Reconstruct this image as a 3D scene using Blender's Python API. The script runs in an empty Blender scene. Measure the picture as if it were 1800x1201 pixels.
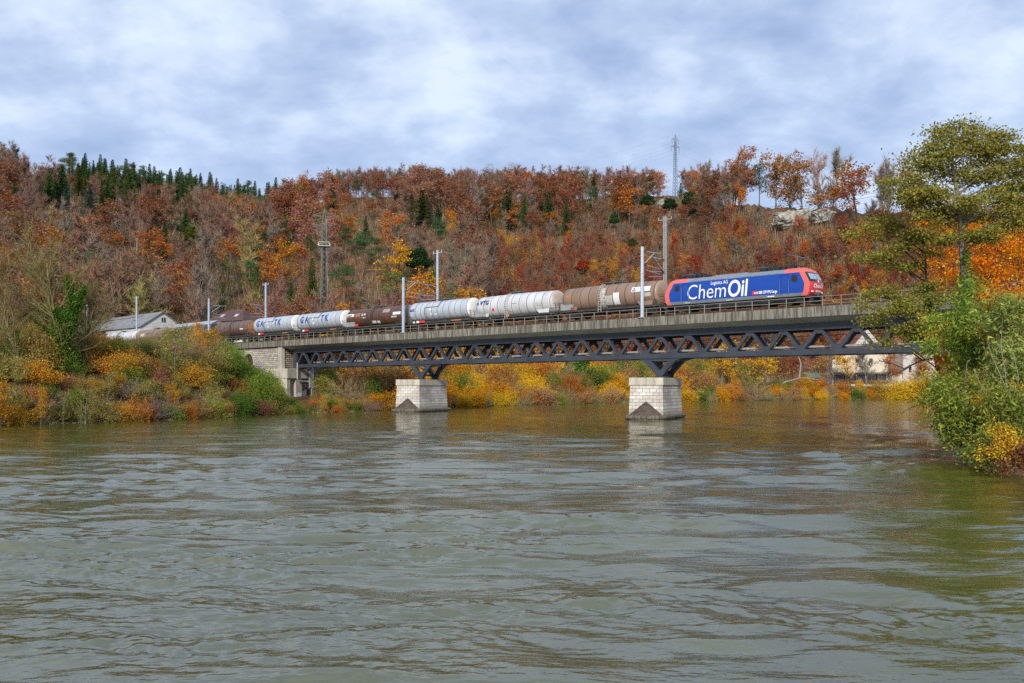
import bpy, bmesh, math, random
import numpy as np
from mathutils import Vector, Matrix
R = math.radians
scene = bpy.context.scene
COL = scene.collection
F = 1594.0; HZ = 679.0; CAMZ = 3.9           # pixels of focal length, horizon row, eye height over the water
TH = math.atan2(-.6924, .7215)               # heading of the railway line
BO = Vector((15.3, 106.2, 0.0))              # a point on the bridge's near edge
E = Vector((.7215, -.6924, 0)); N = Vector((.6924, .7215, 0))
RAIL = 12.3
def at(u, py, Y): return Vector(((u-900)/F*Y, Y, CAMZ+(HZ-py)/F*Y))
def B(s, w, z=0.0): return BO+E*s+N*w+Vector((0, 0, z))
def s_of(u, w):                              # station on the line seen at picture column u
    k = (u-900)/F
    return (k*(BO.y+N.y*w)-BO.x-N.x*w)/(E.x-k*E.y)
# ------------------------------------------------------------------ materials
def new_mat(name):
    m = bpy.data.materials.new(name); m.use_nodes = True
    nt = m.node_tree; nt.nodes.clear()
    out = nt.nodes.new('ShaderNodeOutputMaterial')
    return m, nt, out
class NT:
    def __init__(s, nt): s.nt = nt
    def n(s, t, **k):
        x = s.nt.nodes.new('ShaderNode'+t)
        for a, v in k.items():
            if a in ('operation', 'blend_type', 'data_type', 'noise_dimensions', 'feature', 'interpolation_type', 'clamp', 'sky_type', 'sun_disc', 'sun_elevation', 'sun_rotation', 'normalize', 'attribute_name','coord'): setattr(x, a, v)
            else: x.inputs[a.replace('_', ' ')].default_value = v
        return x
    def l(s, a, b): s.nt.links.new(a, b)
    def ramp(s, fac, stops):
        r = s.nt.nodes.new('ShaderNodeValToRGB')
        e = r.color_ramp.elements
        while len(e) < len(stops): e.new(.5)
        for i, (p, c) in enumerate(stops):
            e[i].position = p; e[i].color = (c[0], c[1], c[2], 1) if not isinstance(c, (int, float)) else (c, c, c, 1)
        s.l(fac, r.inputs[0]); return r.outputs[0]
    def math(s, op, a, b=None, c=None):
        x = s.nt.nodes.new('ShaderNodeMath'); x.operation = op
        for i, v in enumerate((a, b, c)):
            if v is None: continue
            if isinstance(v, (int, float)): x.inputs[i].default_value = v
            else: s.l(v, x.inputs[i])
        return x.outputs[0]
    def mix(s, fac, a, b, mode='MIX'):
        x = s.nt.nodes.new('ShaderNodeMixRGB'); x.blend_type = mode
        for i, v in enumerate((fac, a, b)):
            if isinstance(v, (int, float)): x.inputs[i].default_value = v
            elif isinstance(v, (tuple, list)): x.inputs[i].default_value = (v[0], v[1], v[2], 1)
            else: s.l(v, x.inputs[i])
        return x.outputs[0]
    def noise(s, vec, scale, detail=3, rough=.55, sc=None):
        if sc is not None:
            mp = s.nt.nodes.new('ShaderNodeMapping'); mp.inputs['Scale'].default_value = sc
            s.l(vec, mp.inputs['Vector']); vec = mp.outputs[0]
        x = s.nt.nodes.new('ShaderNodeTexNoise'); x.inputs['Scale'].default_value = scale
        x.inputs['Detail'].default_value = detail; x.inputs['Roughness'].default_value = rough
        s.l(vec, x.inputs['Vector']); return x.outputs['Fac']
def principled(T, out, color, rough=.6, metal=0., spec=.5, bump=None, bstr=.3, bdist=.02):
    p = T.nt.nodes.new('ShaderNodeBsdfPrincipled')
    if isinstance(color, (tuple, list)): p.inputs['Base Color'].default_value = (*color[:3], 1)
    else: T.l(color, p.inputs['Base Color'])
    if isinstance(rough, (int, float)): p.inputs['Roughness'].default_value = rough
    else: T.l(rough, p.inputs['Roughness'])
    p.inputs['Metallic'].default_value = metal
    p.inputs['Specular IOR Level'].default_value = spec
    if bump is not None:
        b = T.nt.nodes.new('ShaderNodeBump'); b.inputs['Strength'].default_value = bstr; b.inputs['Distance'].default_value = bdist
        T.l(bump, b.inputs['Height']); T.l(b.outputs[0], p.inputs['Normal'])
    T.l(p.outputs[0], out.inputs['Surface']); return p
def paint(name, c, rough=.5, metal=0., var=.18, scale=1.2, dirt=0., dirtc=(.05, .04, .03), sc=None, spec=.5):
    """plain painted / metal surface with soft weathering"""
    m, nt, out = new_mat(name); T = NT(nt)
    o = T.n('TexCoord').outputs['Object']
    n1 = T.noise(o, scale, 4, .6, sc)
    col = T.mix(1., c, T.ramp(n1, [(.3, 1-var), (.7, 1+var*.6)]), 'MULTIPLY')
    if dirt:
        n2 = T.noise(o, .9, 6, .7, (1, 1, .35))
        f = T.math('MULTIPLY', T.ramp(n2, [(.45, 0.), (.75, 1.)]), dirt)
        col = T.mix(f, col, dirtc)
    principled(T, out, col, rough, metal, spec)
    return m
def concrete(name, c, dark, streak=.8):
    m, nt, out = new_mat(name); T = NT(nt)
    o = T.n('TexCoord').outputs['Object']
    n1 = T.noise(o, .35, 5, .6)
    n2 = T.noise(o, 1., 6, .72, (3.4, 3.4, .30))
    n3 = T.noise(o, 9., 4, .6)
    base = T.mix(T.ramp(n1, [(.35, 0.), (.65, 1.)]), c, tuple(v*.72 for v in c))
    base = T.mix(1., base, T.ramp(n3, [(.3, .8), (.7, 1.12)]), 'MULTIPLY')
    f = T.math('MULTIPLY', T.ramp(n2, [(.43, 0.), (.57, 1.)]), streak)
    col = T.mix(f, base, dark)
    principled(T, out, col, .85, 0, .2, n3, .3, .02)
    return m
def masonry(name, c1, c2, mortar, bw, bh, stain=.5, stc=(.05, .045, .04), tide=False, mt=.022):
    m, nt, out = new_mat(name); T = NT(nt)
    tc = T.n('TexCoord')
    br = T.nt.nodes.new('ShaderNodeTexBrick')
    br.inputs['Scale'].default_value = 1; br.inputs['Brick Width'].default_value = bw; br.inputs['Row Height'].default_value = bh
    br.inputs['Mortar Size'].default_value = mt; br.inputs['Mortar Smooth'].default_value = .2; br.inputs['Bias'].default_value = 0
    br.inputs['Color1'].default_value = (*c1, 1); br.inputs['Color2'].default_value = (*c2, 1); br.inputs['Mortar'].default_value = (*mortar, 1)
    T.l(tc.outputs['UV'], br.inputs['Vector'])
    n1 = T.noise(tc.outputs['Object'], .45, 6, .65, (1, 1, .5)); n2 = T.noise(tc.outputs['Object'], 5, 5, .6)
    col = T.mix(1., br.outputs['Color'], T.ramp(n2, [(.3, .78), (.7, 1.15)]), 'MULTIPLY')
    f = T.math('MULTIPLY', T.ramp(n1, [(.5, 0.), (.68, 1.)]), stain)
    col = T.mix(f, col, stc)
    if tide:
        sz = T.n('SeparateXYZ'); T.l(tc.outputs['Object'], sz.inputs[0])
        tz = T.math('ADD', sz.outputs['Z'], T.math('MULTIPLY', n1, 2.6))
        col = T.mix(T.math('MULTIPLY', T.ramp(T.math('MULTIPLY', tz, .25), [(.42, 1.), (.66, 0.)]), .75), col, (.20, .15, .115))
    inv = T.math('SUBTRACT', 1., br.outputs['Fac'])
    principled(T, out, col, .85, 0, .2, inv, .6, .03)
    return m
def foliage(name, trans=.3, vlo=.62, vhi=1.35, hue=.022):
    """leaf surface: tint comes from the object's colour, every leaf a little different"""
    m, nt, out = new_mat(name); T = NT(nt)
    oi = T.n('ObjectInfo'); g = T.n('NewGeometry')
    rnd = g.outputs['Random Per Island']
    wn = T.nt.nodes.new('ShaderNodeTexWhiteNoise'); wn.noise_dimensions = '1D'
    T.l(T.math('MULTIPLY', rnd, 917.3), wn.inputs['W'])
    hs = T.n('HueSaturation')
    hs.inputs['Saturation'].default_value = 1.02
    T.l(T.math('ADD', T.math('MULTIPLY', wn.outputs['Value'], 2*hue), .5-hue), hs.inputs['Hue'])
    T.l(T.math('ADD', T.math('MULTIPLY', T.math('POWER', rnd, 1.4), vhi-vlo), vlo), hs.inputs['Value'])
    T.l(oi.outputs['Color'], hs.inputs['Color'])
    d = T.n('BsdfDiffuse'); t = T.n('BsdfTranslucent'); mx = T.n('MixShader'); mx.inputs[0].default_value = trans
    T.l(hs.outputs[0], d.inputs['Color']); T.l(hs.outputs[0], t.inputs['Color'])
    T.l(d.outputs[0], mx.inputs[1]); T.l(t.outputs[0], mx.inputs[2]); T.l(mx.outputs[0], out.inputs['Surface'])
    return m
def bark(name, c1, c2, sc=2.):
    m, nt, out = new_mat(name); T = NT(nt)
    o = T.n('TexCoord').outputs['Object']
    n1 = T.noise(o, sc, 4, .6, (1, 1, .3))
    d = T.n('BsdfDiffuse'); T.l(T.ramp(n1, [(.35, c1), (.65, c2)]), d.inputs['Color']); T.l(d.outputs[0], out.inputs['Surface'])
    return m
# ------------------------------------------------------------------ objects
def link(o, parent=None):
    COL.objects.link(o)
    if parent is not None: o.parent = parent
    return o
def tag(o, label=None, cat=None, group=None, kind=None):
    if label: o['label'] = label
    if cat: o['category'] = cat
    if group: o['group'] = group
    if kind: o['kind'] = kind
    return o
def empty(name, loc=(0, 0, 0), rz=0, parent=None):
    o = bpy.data.objects.new(name, None); o.location = loc; o.rotation_euler = (0, 0, rz); o.empty_display_size = .3
    return link(o, parent)
def box_uv(me):
    uv = me.uv_layers.new(name='UVMap')
    for p in me.polygons:
        nx, ny, nz = (abs(v) for v in p.normal)
        for li in p.loop_indices:
            v = me.vertices[me.loops[li].vertex_index].co
            uv.data[li].uv = (v.x, v.y) if nz > max(nx, ny) else ((v.y, v.z) if nx > ny else (v.x, v.z))
class MB:
    def __init__(s): s.v = []; s.f = []; s.m = []
    def add(s, vs, fs, m=0):
        o = len(s.v); s.v += [tuple(x) for x in vs]
        for f in fs: s.f.append(tuple(i+o for i in f)); s.m.append(m)
        return s
    def box(s, x0, x1, y0, y1, z0, z1, m=0):
        return s.add([(x0, y0, z0), (x1, y0, z0), (x1, y1, z0), (x0, y1, z0), (x0, y0, z1), (x1, y0, z1), (x1, y1, z1), (x0, y1, z1)],
              [(0, 3, 2, 1), (4, 5, 6, 7), (0, 1, 5, 4), (1, 2, 6, 5), (2, 3, 7, 6), (3, 0, 4, 7)], m)
    def bar(s, p, q, a, b, m=0, side=None):
        """box beam from p to q; a = size along 'side', b = size across it"""
        p = Vector(p); q = Vector(q); d = (q-p).normalized()
        sd = Vector(side) if side else (Vector((0, 0, 1)) if abs(d.z) < .9 else Vector((1, 0, 0)))
        x = sd-d*sd.dot(d); x.normalize(); y = d.cross(x)
        vs = []
        for c in (p, q):
            for i, j in ((-1, -1), (1, -1), (1, 1), (-1, 1)): vs.append(c+x*a/2*i+y*b/2*j)
        return s.add(vs, [(0, 1, 2, 3), (7, 6, 5, 4), (0, 4, 5, 1), (1, 5, 6, 2), (2, 6, 7, 3), (3, 7, 4, 0)], m)
    def cyl(s, p, q, r0, r1=None, n=10, m=0, caps=True):
        r1 = r0 if r1 is None else r1
        p = Vector(p); q = Vector(q); d = (q-p).normalized()
        x = d.orthogonal().normalized(); y = d.cross(x)
        vs = [c+(x*math.cos(2*math.pi*k/n)+y*math.sin(2*math.pi*k/n))*r for c, r in ((p, r0), (q, r1)) for k in range(n)]
        fs = [(k, (k+1) % n, n+(k+1) % n, n+k) for k in range(n)]
        if caps: fs += [tuple(range(n-1, -1, -1)), tuple(range(n, 2*n))]
        return s.add(vs, fs, m)
    def prism(s, poly, d0, d1, plane='xz', m=0):
        """polygon in a plane, extruded along the third axis"""
        def P(a, b, c): return {'xz': (a, c, b), 'xy': (a, b, c), 'yz': (c, a, b)}[plane]
        n = len(poly)
        vs = [P(a, b, d0) for a, b in poly]+[P(a, b, d1) for a, b in poly]
        fs = [tuple(range(n-1, -1, -1)), tuple(range(n, 2*n))]+[(k, (k+1) % n, n+(k+1) % n, n+k) for k in range(n)]
        return s.add(vs, fs, m)
    def lathe(s, prof, axis='x', n=28, c=(0, 0, 0), m=0, mats=None):
        """profile of (along, radius) turned about an axis through c"""
        vs = []
        for a, r in prof:
            for k in range(n):
                t = 2*math.pi*k/n
                vs.append((c[0]+a, c[1]+r*math.cos(t), c[2]+r*math.sin(t)) if axis == 'x' else
                          ((c[0]+r*math.cos(t), c[1]+a, c[2]+r*math.sin(t)) if axis == 'y' else (c[0]+r*math.cos(t), c[1]+r*math.sin(t), c[2]+a)))
        o = len(s.v); s.v += vs
        for i in range(len(prof)-1):
            for k in range(n):
                k2 = (k+1) % n
                s.f.append((o+i*n+k, o+i*n+k2, o+(i+1)*n+k2, o+(i+1)*n+k)); s.m.append(mats[i] if mats else m)
        s.f.append(tuple(o+k for k in range(n-1, -1, -1))); s.m.append(mats[0] if mats else m)
        s.f.append(tuple(o+(len(prof)-1)*n+k for k in range(n))); s.m.append(mats[-1] if mats else m)
        return s
    def build(s, name, mats, parent=None, smooth=False, bevel=0, fix=True):
        me = bpy.data.meshes.new(name); me.from_pydata(s.v, [], s.f)
        if fix:
            bm = bmesh.new(); bm.from_mesh(me); bmesh.ops.recalc_face_normals(bm, faces=bm.faces); bm.to_mesh(me); bm.free()
        for m in (mats if isinstance(mats, (list, tuple)) else [mats]): me.materials.append(m)
        me.polygons.foreach_set('material_index', s.m)
        box_uv(me)
        if smooth:
            me.polygons.foreach_set('use_smooth', [True]*len(me.polygons)); me.set_sharp_from_angle(angle=R(40))
        o = link(bpy.data.objects.new(name, me), parent)
        if bevel:
            b = o.modifiers.new('bevel', 'BEVEL'); b.width = bevel; b.segments = 2; b.limit_method = 'ANGLE'; b.angle_limit = R(35)
        return o
def text_mesh(txt, size, shear=0., offset=0., align='LEFT', spacing=1., depth=0.):
    cu = bpy.data.curves.new('lettering', 'FONT'); cu.body = txt; cu.size = size; cu.shear = shear; cu.offset = offset
    cu.align_x = align; cu.space_character = spacing; cu.extrude = depth; cu.resolution_u = 4
    o = bpy.data.objects.new('lettering', cu); COL.objects.link(o)
    dg = bpy.context.evaluated_depsgraph_get(); dg.update()
    me = bpy.data.meshes.new_from_object(o.evaluated_get(dg))
    COL.objects.unlink(o); bpy.data.objects.remove(o)
    return me
def flat_text(txt, size, mat, parent, M, name='lettering', **k):
    """lettering as thin letters; M places text x,y plane in the parent"""
    me = text_mesh(txt, size, depth=.004, **k); me.transform(M); me.materials.clear(); me.materials.append(mat)
    return link(bpy.data.objects.new(name, me), parent)
SIDE = lambda x, y, z: Matrix.Translation((x, y, z))@Matrix.Rotation(R(90), 4, 'X')     # facing -y
def wrap_text(txt, size, mat, parent, x, a, Rd, zc, name='lettering', **k):
    """lettering painted on the near side of a lying tank: x start, a = height angle of the baseline"""
    me = text_mesh(txt, size, **k)
    bm = bmesh.new(); bm.from_mesh(me)
    for i in range(1, 8):
        y = -size*.3+size*1.3*i/8
        bmesh.ops.bisect_plane(bm, geom=bm.verts[:]+bm.edges[:]+bm.faces[:], plane_co=(0, y, 0), plane_no=(0, 1, 0))
    for v in bm.verts:
        t = a+v.co.y/Rd
        v.co = Vector((x+v.co.x, -(Rd+.012)*math.cos(t), zc+(Rd+.012)*math.sin(t)))
    bmesh.ops.recalc_face_normals(bm, faces=bm.faces)
    bm.to_mesh(me); bm.free(); me.materials.clear(); me.materials.append(mat)
    return link(bpy.data.objects.new(name, me), parent)
def np_obj(name, chunks, mats, parent=None, mesh_only=False):
    """chunks: list of (verts Nx3, faces Mxk, material index)"""
    V = np.concatenate([c[0] for c in chunks]); off = 0
    loops = []; starts = []; mi = []; ls = 0
    for v, f, m in chunks:
        k = f.shape[1]; loops.append((f+off).ravel()); starts.append(ls+np.arange(len(f))*k); ls += f.size
        mi.append(np.full(len(f), m)); off += len(v)
    loops = np.concatenate(loops).astype(np.int32); starts = np.concatenate(starts).astype(np.int32); mi = np.concatenate(mi).astype(np.int32)
    me = bpy.data.meshes.new(name)
    me.vertices.add(len(V)); me.vertices.foreach_set('co', V.astype(np.float32).ravel())
    me.loops.add(len(loops)); me.loops.foreach_set('vertex_index', loops)
    me.polygons.add(len(starts)); me.polygons.foreach_set('loop_start', starts)
    me.polygons.foreach_set('material_index', mi)
    for m in (mats if isinstance(mats, (list, tuple)) else [mats]): me.materials.append(m)
    me.update(calc_edges=True); me.validate()
    if mesh_only: return me
    return link(bpy.data.objects.new(name, me), parent)
# ------------------------------------------------------------------ camera, light, sky
cam = bpy.data.cameras.new('camera'); cam.sensor_width = 36; cam.lens = F/1800*36; cam.shift_y = (HZ-600.5)/1800
cam.clip_start = .5; cam.clip_end = 20000
co = link(bpy.data.objects.new('camera', cam)); co.location = (0, 0, CAMZ); co.rotation_euler = (R(90), 0, 0)
scene.camera = co
SUN_EL, SUN_AZ = R(26), R(190)               # azimuth clockwise from +Y: light comes over the left shoulder
sd = Vector((math.sin(SUN_AZ)*math.cos(SUN_EL), math.cos(SUN_AZ)*math.cos(SUN_EL), math.sin(SUN_EL)))
sl = bpy.data.lights.new('sun', 'SUN'); sl.energy = 3.6; sl.angle = R(6); sl.color = (1, .95, .87)
so = link(bpy.data.objects.new('sun', sl)); so.rotation_euler = sd.to_track_quat('Z', 'Y').to_euler(); so.location = (-60, -60, 80)
w = bpy.data.worlds.new('World'); scene.world = w; w.use_nodes = True
nt = w.node_tree; nt.nodes.clear(); T = NT(nt)
out = nt.nodes.new('ShaderNodeOutputWorld'); bg = nt.nodes.new('ShaderNodeBackground'); bg.inputs['Strength'].default_value = .1
sky = nt.nodes.new('ShaderNodeTexSky'); sky.sky_type = 'NISHITA'; sky.sun_disc = False; sky.sun_elevation = SUN_EL; sky.sun_rotation = SUN_AZ
g = T.n('TexCoord').outputs['Generated']
sx = T.n('SeparateXYZ'); T.l(g, sx.inputs[0])
den = T.math('ADD', T.math('MAXIMUM', sx.outputs['Z'], 0.), .34)
cx = T.n('CombineXYZ'); T.l(T.math('DIVIDE', sx.outputs['X'], den), cx.inputs[0]); T.l(T.math('DIVIDE', sx.outputs['Y'], den), cx.inputs[1]); cx.inputs[2].default_value = 3.7
big = T.noise(cx.outputs[0], 1.3, 3, .5); mid = T.noise(cx.outputs[0], 4.6, 9, .57, (1., 1.1, 1)); mid.node.inputs['Distortion'].default_value = .12; fine = T.noise(cx.outputs[0], 12, 5, .55)
d = T.math('ADD', T.math('ADD', T.math('MULTIPLY', big, .40), T.math('MULTIPLY', mid, .70)), T.math('MULTIPLY', fine, .09))
d = T.math('SUBTRACT', d, T.math('MULTIPLY', T.math('MULTIPLY', T.ramp(sx.outputs['X'], [(.12, 0.), (.5, 1.)]), T.ramp(sx.outputs['Z'], [(.2, 0.), (.4, 1.)])), .11))
cl = T.ramp(d, [(.43, (2.9, 3.9, 6.1)), (.52, (3.7, 4.8, 7.1)), (.59, (4.6, 5.7, 7.9)), (.645, (5.6, 6.7, 8.6)), (.73, (7.0, 8.0, 9.4))])
# pale band low over the hills
low = T.ramp(sx.outputs['Z'], [(.0, 1.), (.34, 0.)])
cl = T.mix(T.math('MULTIPLY', low, .45), cl, (5.8, 7.3, 10.0))
mixed = T.mix(.93, sky.outputs[0], cl)
T.l(mixed, bg.inputs['Color']); T.l(bg.outputs[0], out.inputs['Surface'])
vs = scene.view_settings; vs.view_transform = 'Standard'; vs.look = 'None'; vs.exposure = .22; vs.gamma = 1
scene.cycles.use_denoising = False; scene.cycles.max_bounces = 6; scene.cycles.diffuse_bounces = 3; scene.cycles.transmission_bounces = 3; scene.cycles.sample_clamp_indirect = 4
scene.cycles.use_adaptive_sampling = True; scene.cycles.adaptive_threshold = .02
# ------------------------------------------------------------------ terrain
LB = [(-75, -60), (-62, 0), (-55, 60), (-50.8, 90), (-39.7, 105), (-32.5, 129.5), (-28.8, 136), (-22.7, 145), (-10.5, 168), (6, 194), (27, 214), (61, 244), (99, 264), (125, 270), (165, 283), (260, 300), (420, 310)]
RB = [(420, 240), (260, 232), (150, 205), (100, 172), (66, 135), (47, 102), (36, 77), (25.8, 51.4), (23.2, 41), (19, 20), (16, 0), (14, -60)]
POLY = np.array(LB+RB, float)
def river_d(X, Y):
    """signed distance to the shore, negative over the water"""
    X = np.asarray(X, float); Y = np.asarray(Y, float)
    dist = np.full(X.shape, 1e9); ins = np.zeros(X.shape, bool)
    n = len(POLY)
    for i in range(n):
        x0, y0 = POLY[i]; x1, y1 = POLY[(i+1) % n]
        ex, ey = x1-x0, y1-y0
        t = np.clip(((X-x0)*ex+(Y-y0)*ey)/(ex*ex+ey*ey), 0, 1)
        dist = np.minimum(dist, np.hypot(X-x0-t*ex, Y-y0-t*ey))
        c = ((y0 > Y) != (y1 > Y)) & (X < (x1-x0)*(Y-y0)/(y1-y0+1e-12)+x0)
        ins ^= c
    return np.where(ins, -dist, dist)
RU = np.array([-400, 0, 100, 200, 300, 400, 470, 520, 600, 700, 800, 900, 1000, 1100, 1190, 1300, 1400, 1500, 1600, 1800, 2300], float)
RYr = np.array([560, 560, 570, 600, 630, 650, 660, 640, 600, 590, 590, 580, 560, 540, 500, 430, 390, 370, 360, 350, 340], float)
RPY = np.array([303, 306, 312, 325, 337, 352, 362, 366, 352, 348, 350, 350, 348, 345, 342, 352, 366, 370, 370, 362, 350], float)
FU = np.array([-400, 0, 400, 600, 800, 1000, 1300, 1600, 2300], float)
FY = np.array([265, 265, 262, 255, 262, 285, 325, 322, 315], float)
PU = np.array([-400, 370, 420, 465, 500, 560, 700, 2300], float); PZ = np.array([11.2, 11.2, 8.0, 4.0, 2.2, 2.6, 5.2, 5.0], float)
def wob(X, Y):
    return np.sin(X*.031+1.3)*np.cos(Y*.027)+.5*np.sin(X*.083+Y*.061)+.25*np.sin(X*.21-Y*.17)
def ground_z(X, Y):
    X = np.asarray(X, float); Y = np.asarray(Y, float)
    u = np.clip(900+F*X/np.maximum(Y, 1.), -400, 2300)
    d = river_d(X, Y)
    p = np.interp(u, PU, PZ)
    right = (X > 10) & (Y < 150) & (u > 1500)
    p = np.where(right, 5.0, p)
    z = np.where(d < 0, np.maximum(-2.5, d*.6), p*(1-np.exp(-d/11.))*(1+.04*wob(X*2, Y*2)))
    Yf = np.interp(u, FU, FY); Yr = np.interp(u, RU, RYr); zr = CAMZ+(HZ-np.interp(u, RU, RPY))/F*Yr
    t = (Y-Yf)/(Yr-Yf)
    hill = (zr-p)*np.where(t < 1, np.clip(t, 0, 1)**.95, 1-np.clip(t-1, 0, 3)*.18)
    z = z+np.where(t > 0, hill+wob(X, Y)*np.clip(t*6, 0, 1)*1.6, 0)
    return z
def gz(X, Y): return float(ground_z(np.array([X]), np.array([Y]))[0])
def hill_pos(u, ytop, H):
    """where on the slope a thing of height H has its top at picture point (u, ytop)"""
    Yf = float(np.interp(u, FU, FY)); Yr = float(np.interp(u, RU, RYr))
    Y = np.linspace(Yf-60, Yr+25, 500); X = (u-900)/F*Y
    z = ground_z(X, Y)+H
    py = HZ-(z-CAMZ)*F/Y
    k = np.where(py <= ytop)[0]; k = k[0] if len(k) else len(Y)-1
    return float(X[k]), float(Y[k]), float(z[k]-H)
uu = np.concatenate([np.linspace(-1500, -420, 14), np.linspace(-380, 2260, 230), np.linspace(2350, 4200, 20)])
YY = np.concatenate([np.linspace(-58, -4, 8), [2, 6], np.linspace(10, 150, 64), np.linspace(153, 330, 72), np.linspace(335, 700, 70), [730, 780, 900, 1200, 1800, 3000, 6000]])
gu, gY = np.meshgrid(uu, YY, indexing='ij')
gX = (gu-900)/F*np.maximum(np.abs(gY), 40)
gZ = ground_z(gX, gY); gZ = np.where(gY > 700, np.maximum(gZ*.6, -10), gZ)
nu, ny = gX.shape; idx = np.arange(nu*ny).reshape(nu, ny)
fa = np.stack([idx[:-1, :-1], idx[1:, :-1], idx[1:, 1:], idx[:-1, 1:]], -1).reshape(-1, 4)
m, nt, out = new_mat('woodland floor'); T = NT(nt); o = T.n('TexCoord').outputs['Object']
n1 = T.noise(o, .03, 4, .6); n2 = T.noise(o, .5, 6, .7)
c = T.mix(T.ramp(n1, [(.4, 0.), (.62, 1.)]), (.10, .052, .03), (.085, .07, .032))
c = T.mix(1., c, T.ramp(n2, [(.3, .45), (.7, 1.5)]), 'MULTIPLY')
principled(T, out, c, .95, 0, .1, n2, .8, .4)
go = np_obj('ground', [(np.stack([gX, gY, gZ], -1).reshape(-1, 3), fa, 0)], m); tag(go, kind='structure')
go.data.polygons.foreach_set('use_smooth', [True]*len(go.data.polygons))
# ------------------------------------------------------------------ river: a real rippled surface
m, nt, out = new_mat('river water'); T = NT(nt)
pos = T.n('NewGeometry').outputs['Position']
turb = T.ramp(T.noise(pos, .05, 4, .6, (.5, 1.4, 1)), [(.3, (.064, .064, .011)), (.7, (.084, .083, .017))])
bh = T.math('ADD', T.math('MULTIPLY', T.noise(pos, 5., 3, .6, (.5, 1.4, 1)), .017), T.math('MULTIPLY', T.noise(pos, 1.1, 3, .6, (.3, 1.2, 1)), .075))
p = principled(T, out, turb, .07, 0, .5, bh, 1., 1.)
p.inputs['IOR'].default_value = 2.3
rw_ = np.random.default_rng(77)
rowsY = []; Y = 8.0
while Y < 330: rowsY.append(Y); Y += max(.03, Y*Y/6217*1.15)*(1 if Y < 120 else .5)
rowsY = np.array(rowsY); cu = np.linspace(-500, 2300, 760)
WU, WY = np.meshgrid(cu, rowsY, indexing='ij'); WX = (WU-900)/F*WY
sp = np.maximum(.03, WY*WY/6217*1.15)
def vnoise(x, y, n, lo, hi, seed):
    q = np.random.default_rng(seed); o = np.zeros_like(x)
    for _ in range(n):
        f = math.exp(q.uniform(math.log(lo), math.log(hi))); a = q.uniform(0, 6.283); o += np.sin((x*math.cos(a)+y*math.sin(a))*f*6.283+q.uniform(0, 6.283))
    return o/math.sqrt(n/2)
wx = WX+1.2*vnoise(WX, WY, 8, .02, .07, 1); wy = WY+1.2*vnoise(WX*.6, WY, 8, .02, .07, 3)+.22*vnoise(WX*.5, WY, 10, .10, .30, 4)
rough = 1/(1+np.exp(-2.2*vnoise(WX*.45, WY*1.1, 14, .02, .12, 5)))           # gusty and smooth reaches
rough2 = 1/(1+np.exp(-2.5*vnoise(WX*.35, WY*1.2, 14, .08, .4, 6)))
WZ = np.zeros_like(WX)
nw = 210
for i in range(nw):
    lam = math.exp(rw_.uniform(math.log(.16), math.log(9.)))
    a = math.radians(rw_.normal(85, 24 if lam > .9 else 28)); k = 2*math.pi/lam; ph = rw_.uniform(0, 6.283)
    slope = .011 if lam > 3 else (.024 if lam > .9 else .035)
    amp = slope/k*np.clip((lam*max(abs(math.sin(a)), .25)**-1/sp-1.6)/2, 0, 1)
    if lam < .9: amp = amp*(.10+1.6*rough*rough2)
    elif lam < 3: amp = amp*(.55+.6*rough)
    WZ += amp*np.sin((wx*math.cos(a)+wy*math.sin(a))*k+ph)
nu, ny = WX.shape; idx = np.arange(nu*ny).reshape(nu, ny)
fa = np.stack([idx[:-1, :-1], idx[1:, :-1], idx[1:, 1:], idx[:-1, 1:]], -1).reshape(-1, 4)
wv = np.array([(-420, -90, -.05), (720, -90, -.05), (720, 8, -.05), (-420, 8, -.05)], float)
wo = np_obj('river', [(np.stack([WX, WY, WZ], -1).reshape(-1, 3), fa, 0), (wv, np.array([[0, 1, 2, 3]]), 0)], m); tag(wo, kind='structure')
wo.data.polygons.foreach_set('use_smooth', [True]*len(wo.data.polygons))
# ------------------------------------------------------------------ bridge
C_conc = concrete('weathered concrete', (.29, .265, .215), (.07, .062, .05), .9)
C_soff = concrete('concrete soffit', (.50, .49, .42), (.34, .33, .28), .4)
C_pale = concrete('pale concrete', (.60, .55, .44), (.20, .18, .15), .45)
M_steel = paint('dark blue grey steel paint', (.043, .052, .068), .42, 0, .3, .7, .4, (.085, .065, .05))
M_pipe = paint('bare metal pipe', (.62, .61, .56), .38, .6, .15, 2)
M_rail = paint('railing paint', (.27, .255, .20), .6, .2, .25, 1.5)
M_stone = masonry('pale stone blocks', (.66, .63, .57), (.46, .42, .37), (.15, .12, .10), .82, .40, .85, (.27, .225, .20), True)
M_stone2 = masonry('small squared stone', (.60, .55, .47), (.36, .31, .25), (.10, .08, .06), .8, .34, .5, (.2, .165, .13), False, .045)
M_stone3 = masonry('brown stained stone', (.105, .078, .06), (.065, .046, .038), (.15, .12, .10), .8, .4, .5, (.06, .05, .045))
M_moss = concrete('wet mossy stone', (.24, .215, .165), (.06, .05, .035), .9)
M_gal = paint('galvanised steel', (.44, .50, .57), .45, .35, .12, 1.5)
M_galp = paint('dull pole steel', (.36, .36, .34), .55, .3, .2, 1.5)
M_dark = paint('black steel', (.018, .018, .02), .6, 0, .3)
M_ballast, nt, out = new_mat('track ballast'); T = NT(nt); o = T.n('TexCoord').outputs['Object']
n1 = T.noise(o, 14, 3, .7); principled(T, out, T.ramp(n1, [(.3, (.03, .025, .02)), (.7, (.13, .105, .085))]), .95, 0, .1, n1, 1., .05)
M_rust = paint('rusty rail steel', (.14, .075, .045), .6, .4, .2)
bridge = empty('railway_bridge', BO, TH)
tag(bridge, 'long railway bridge with a concrete trackway on a dark blue steel lattice truss', 'bridge')
S0, S1 = -78., 48.
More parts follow.
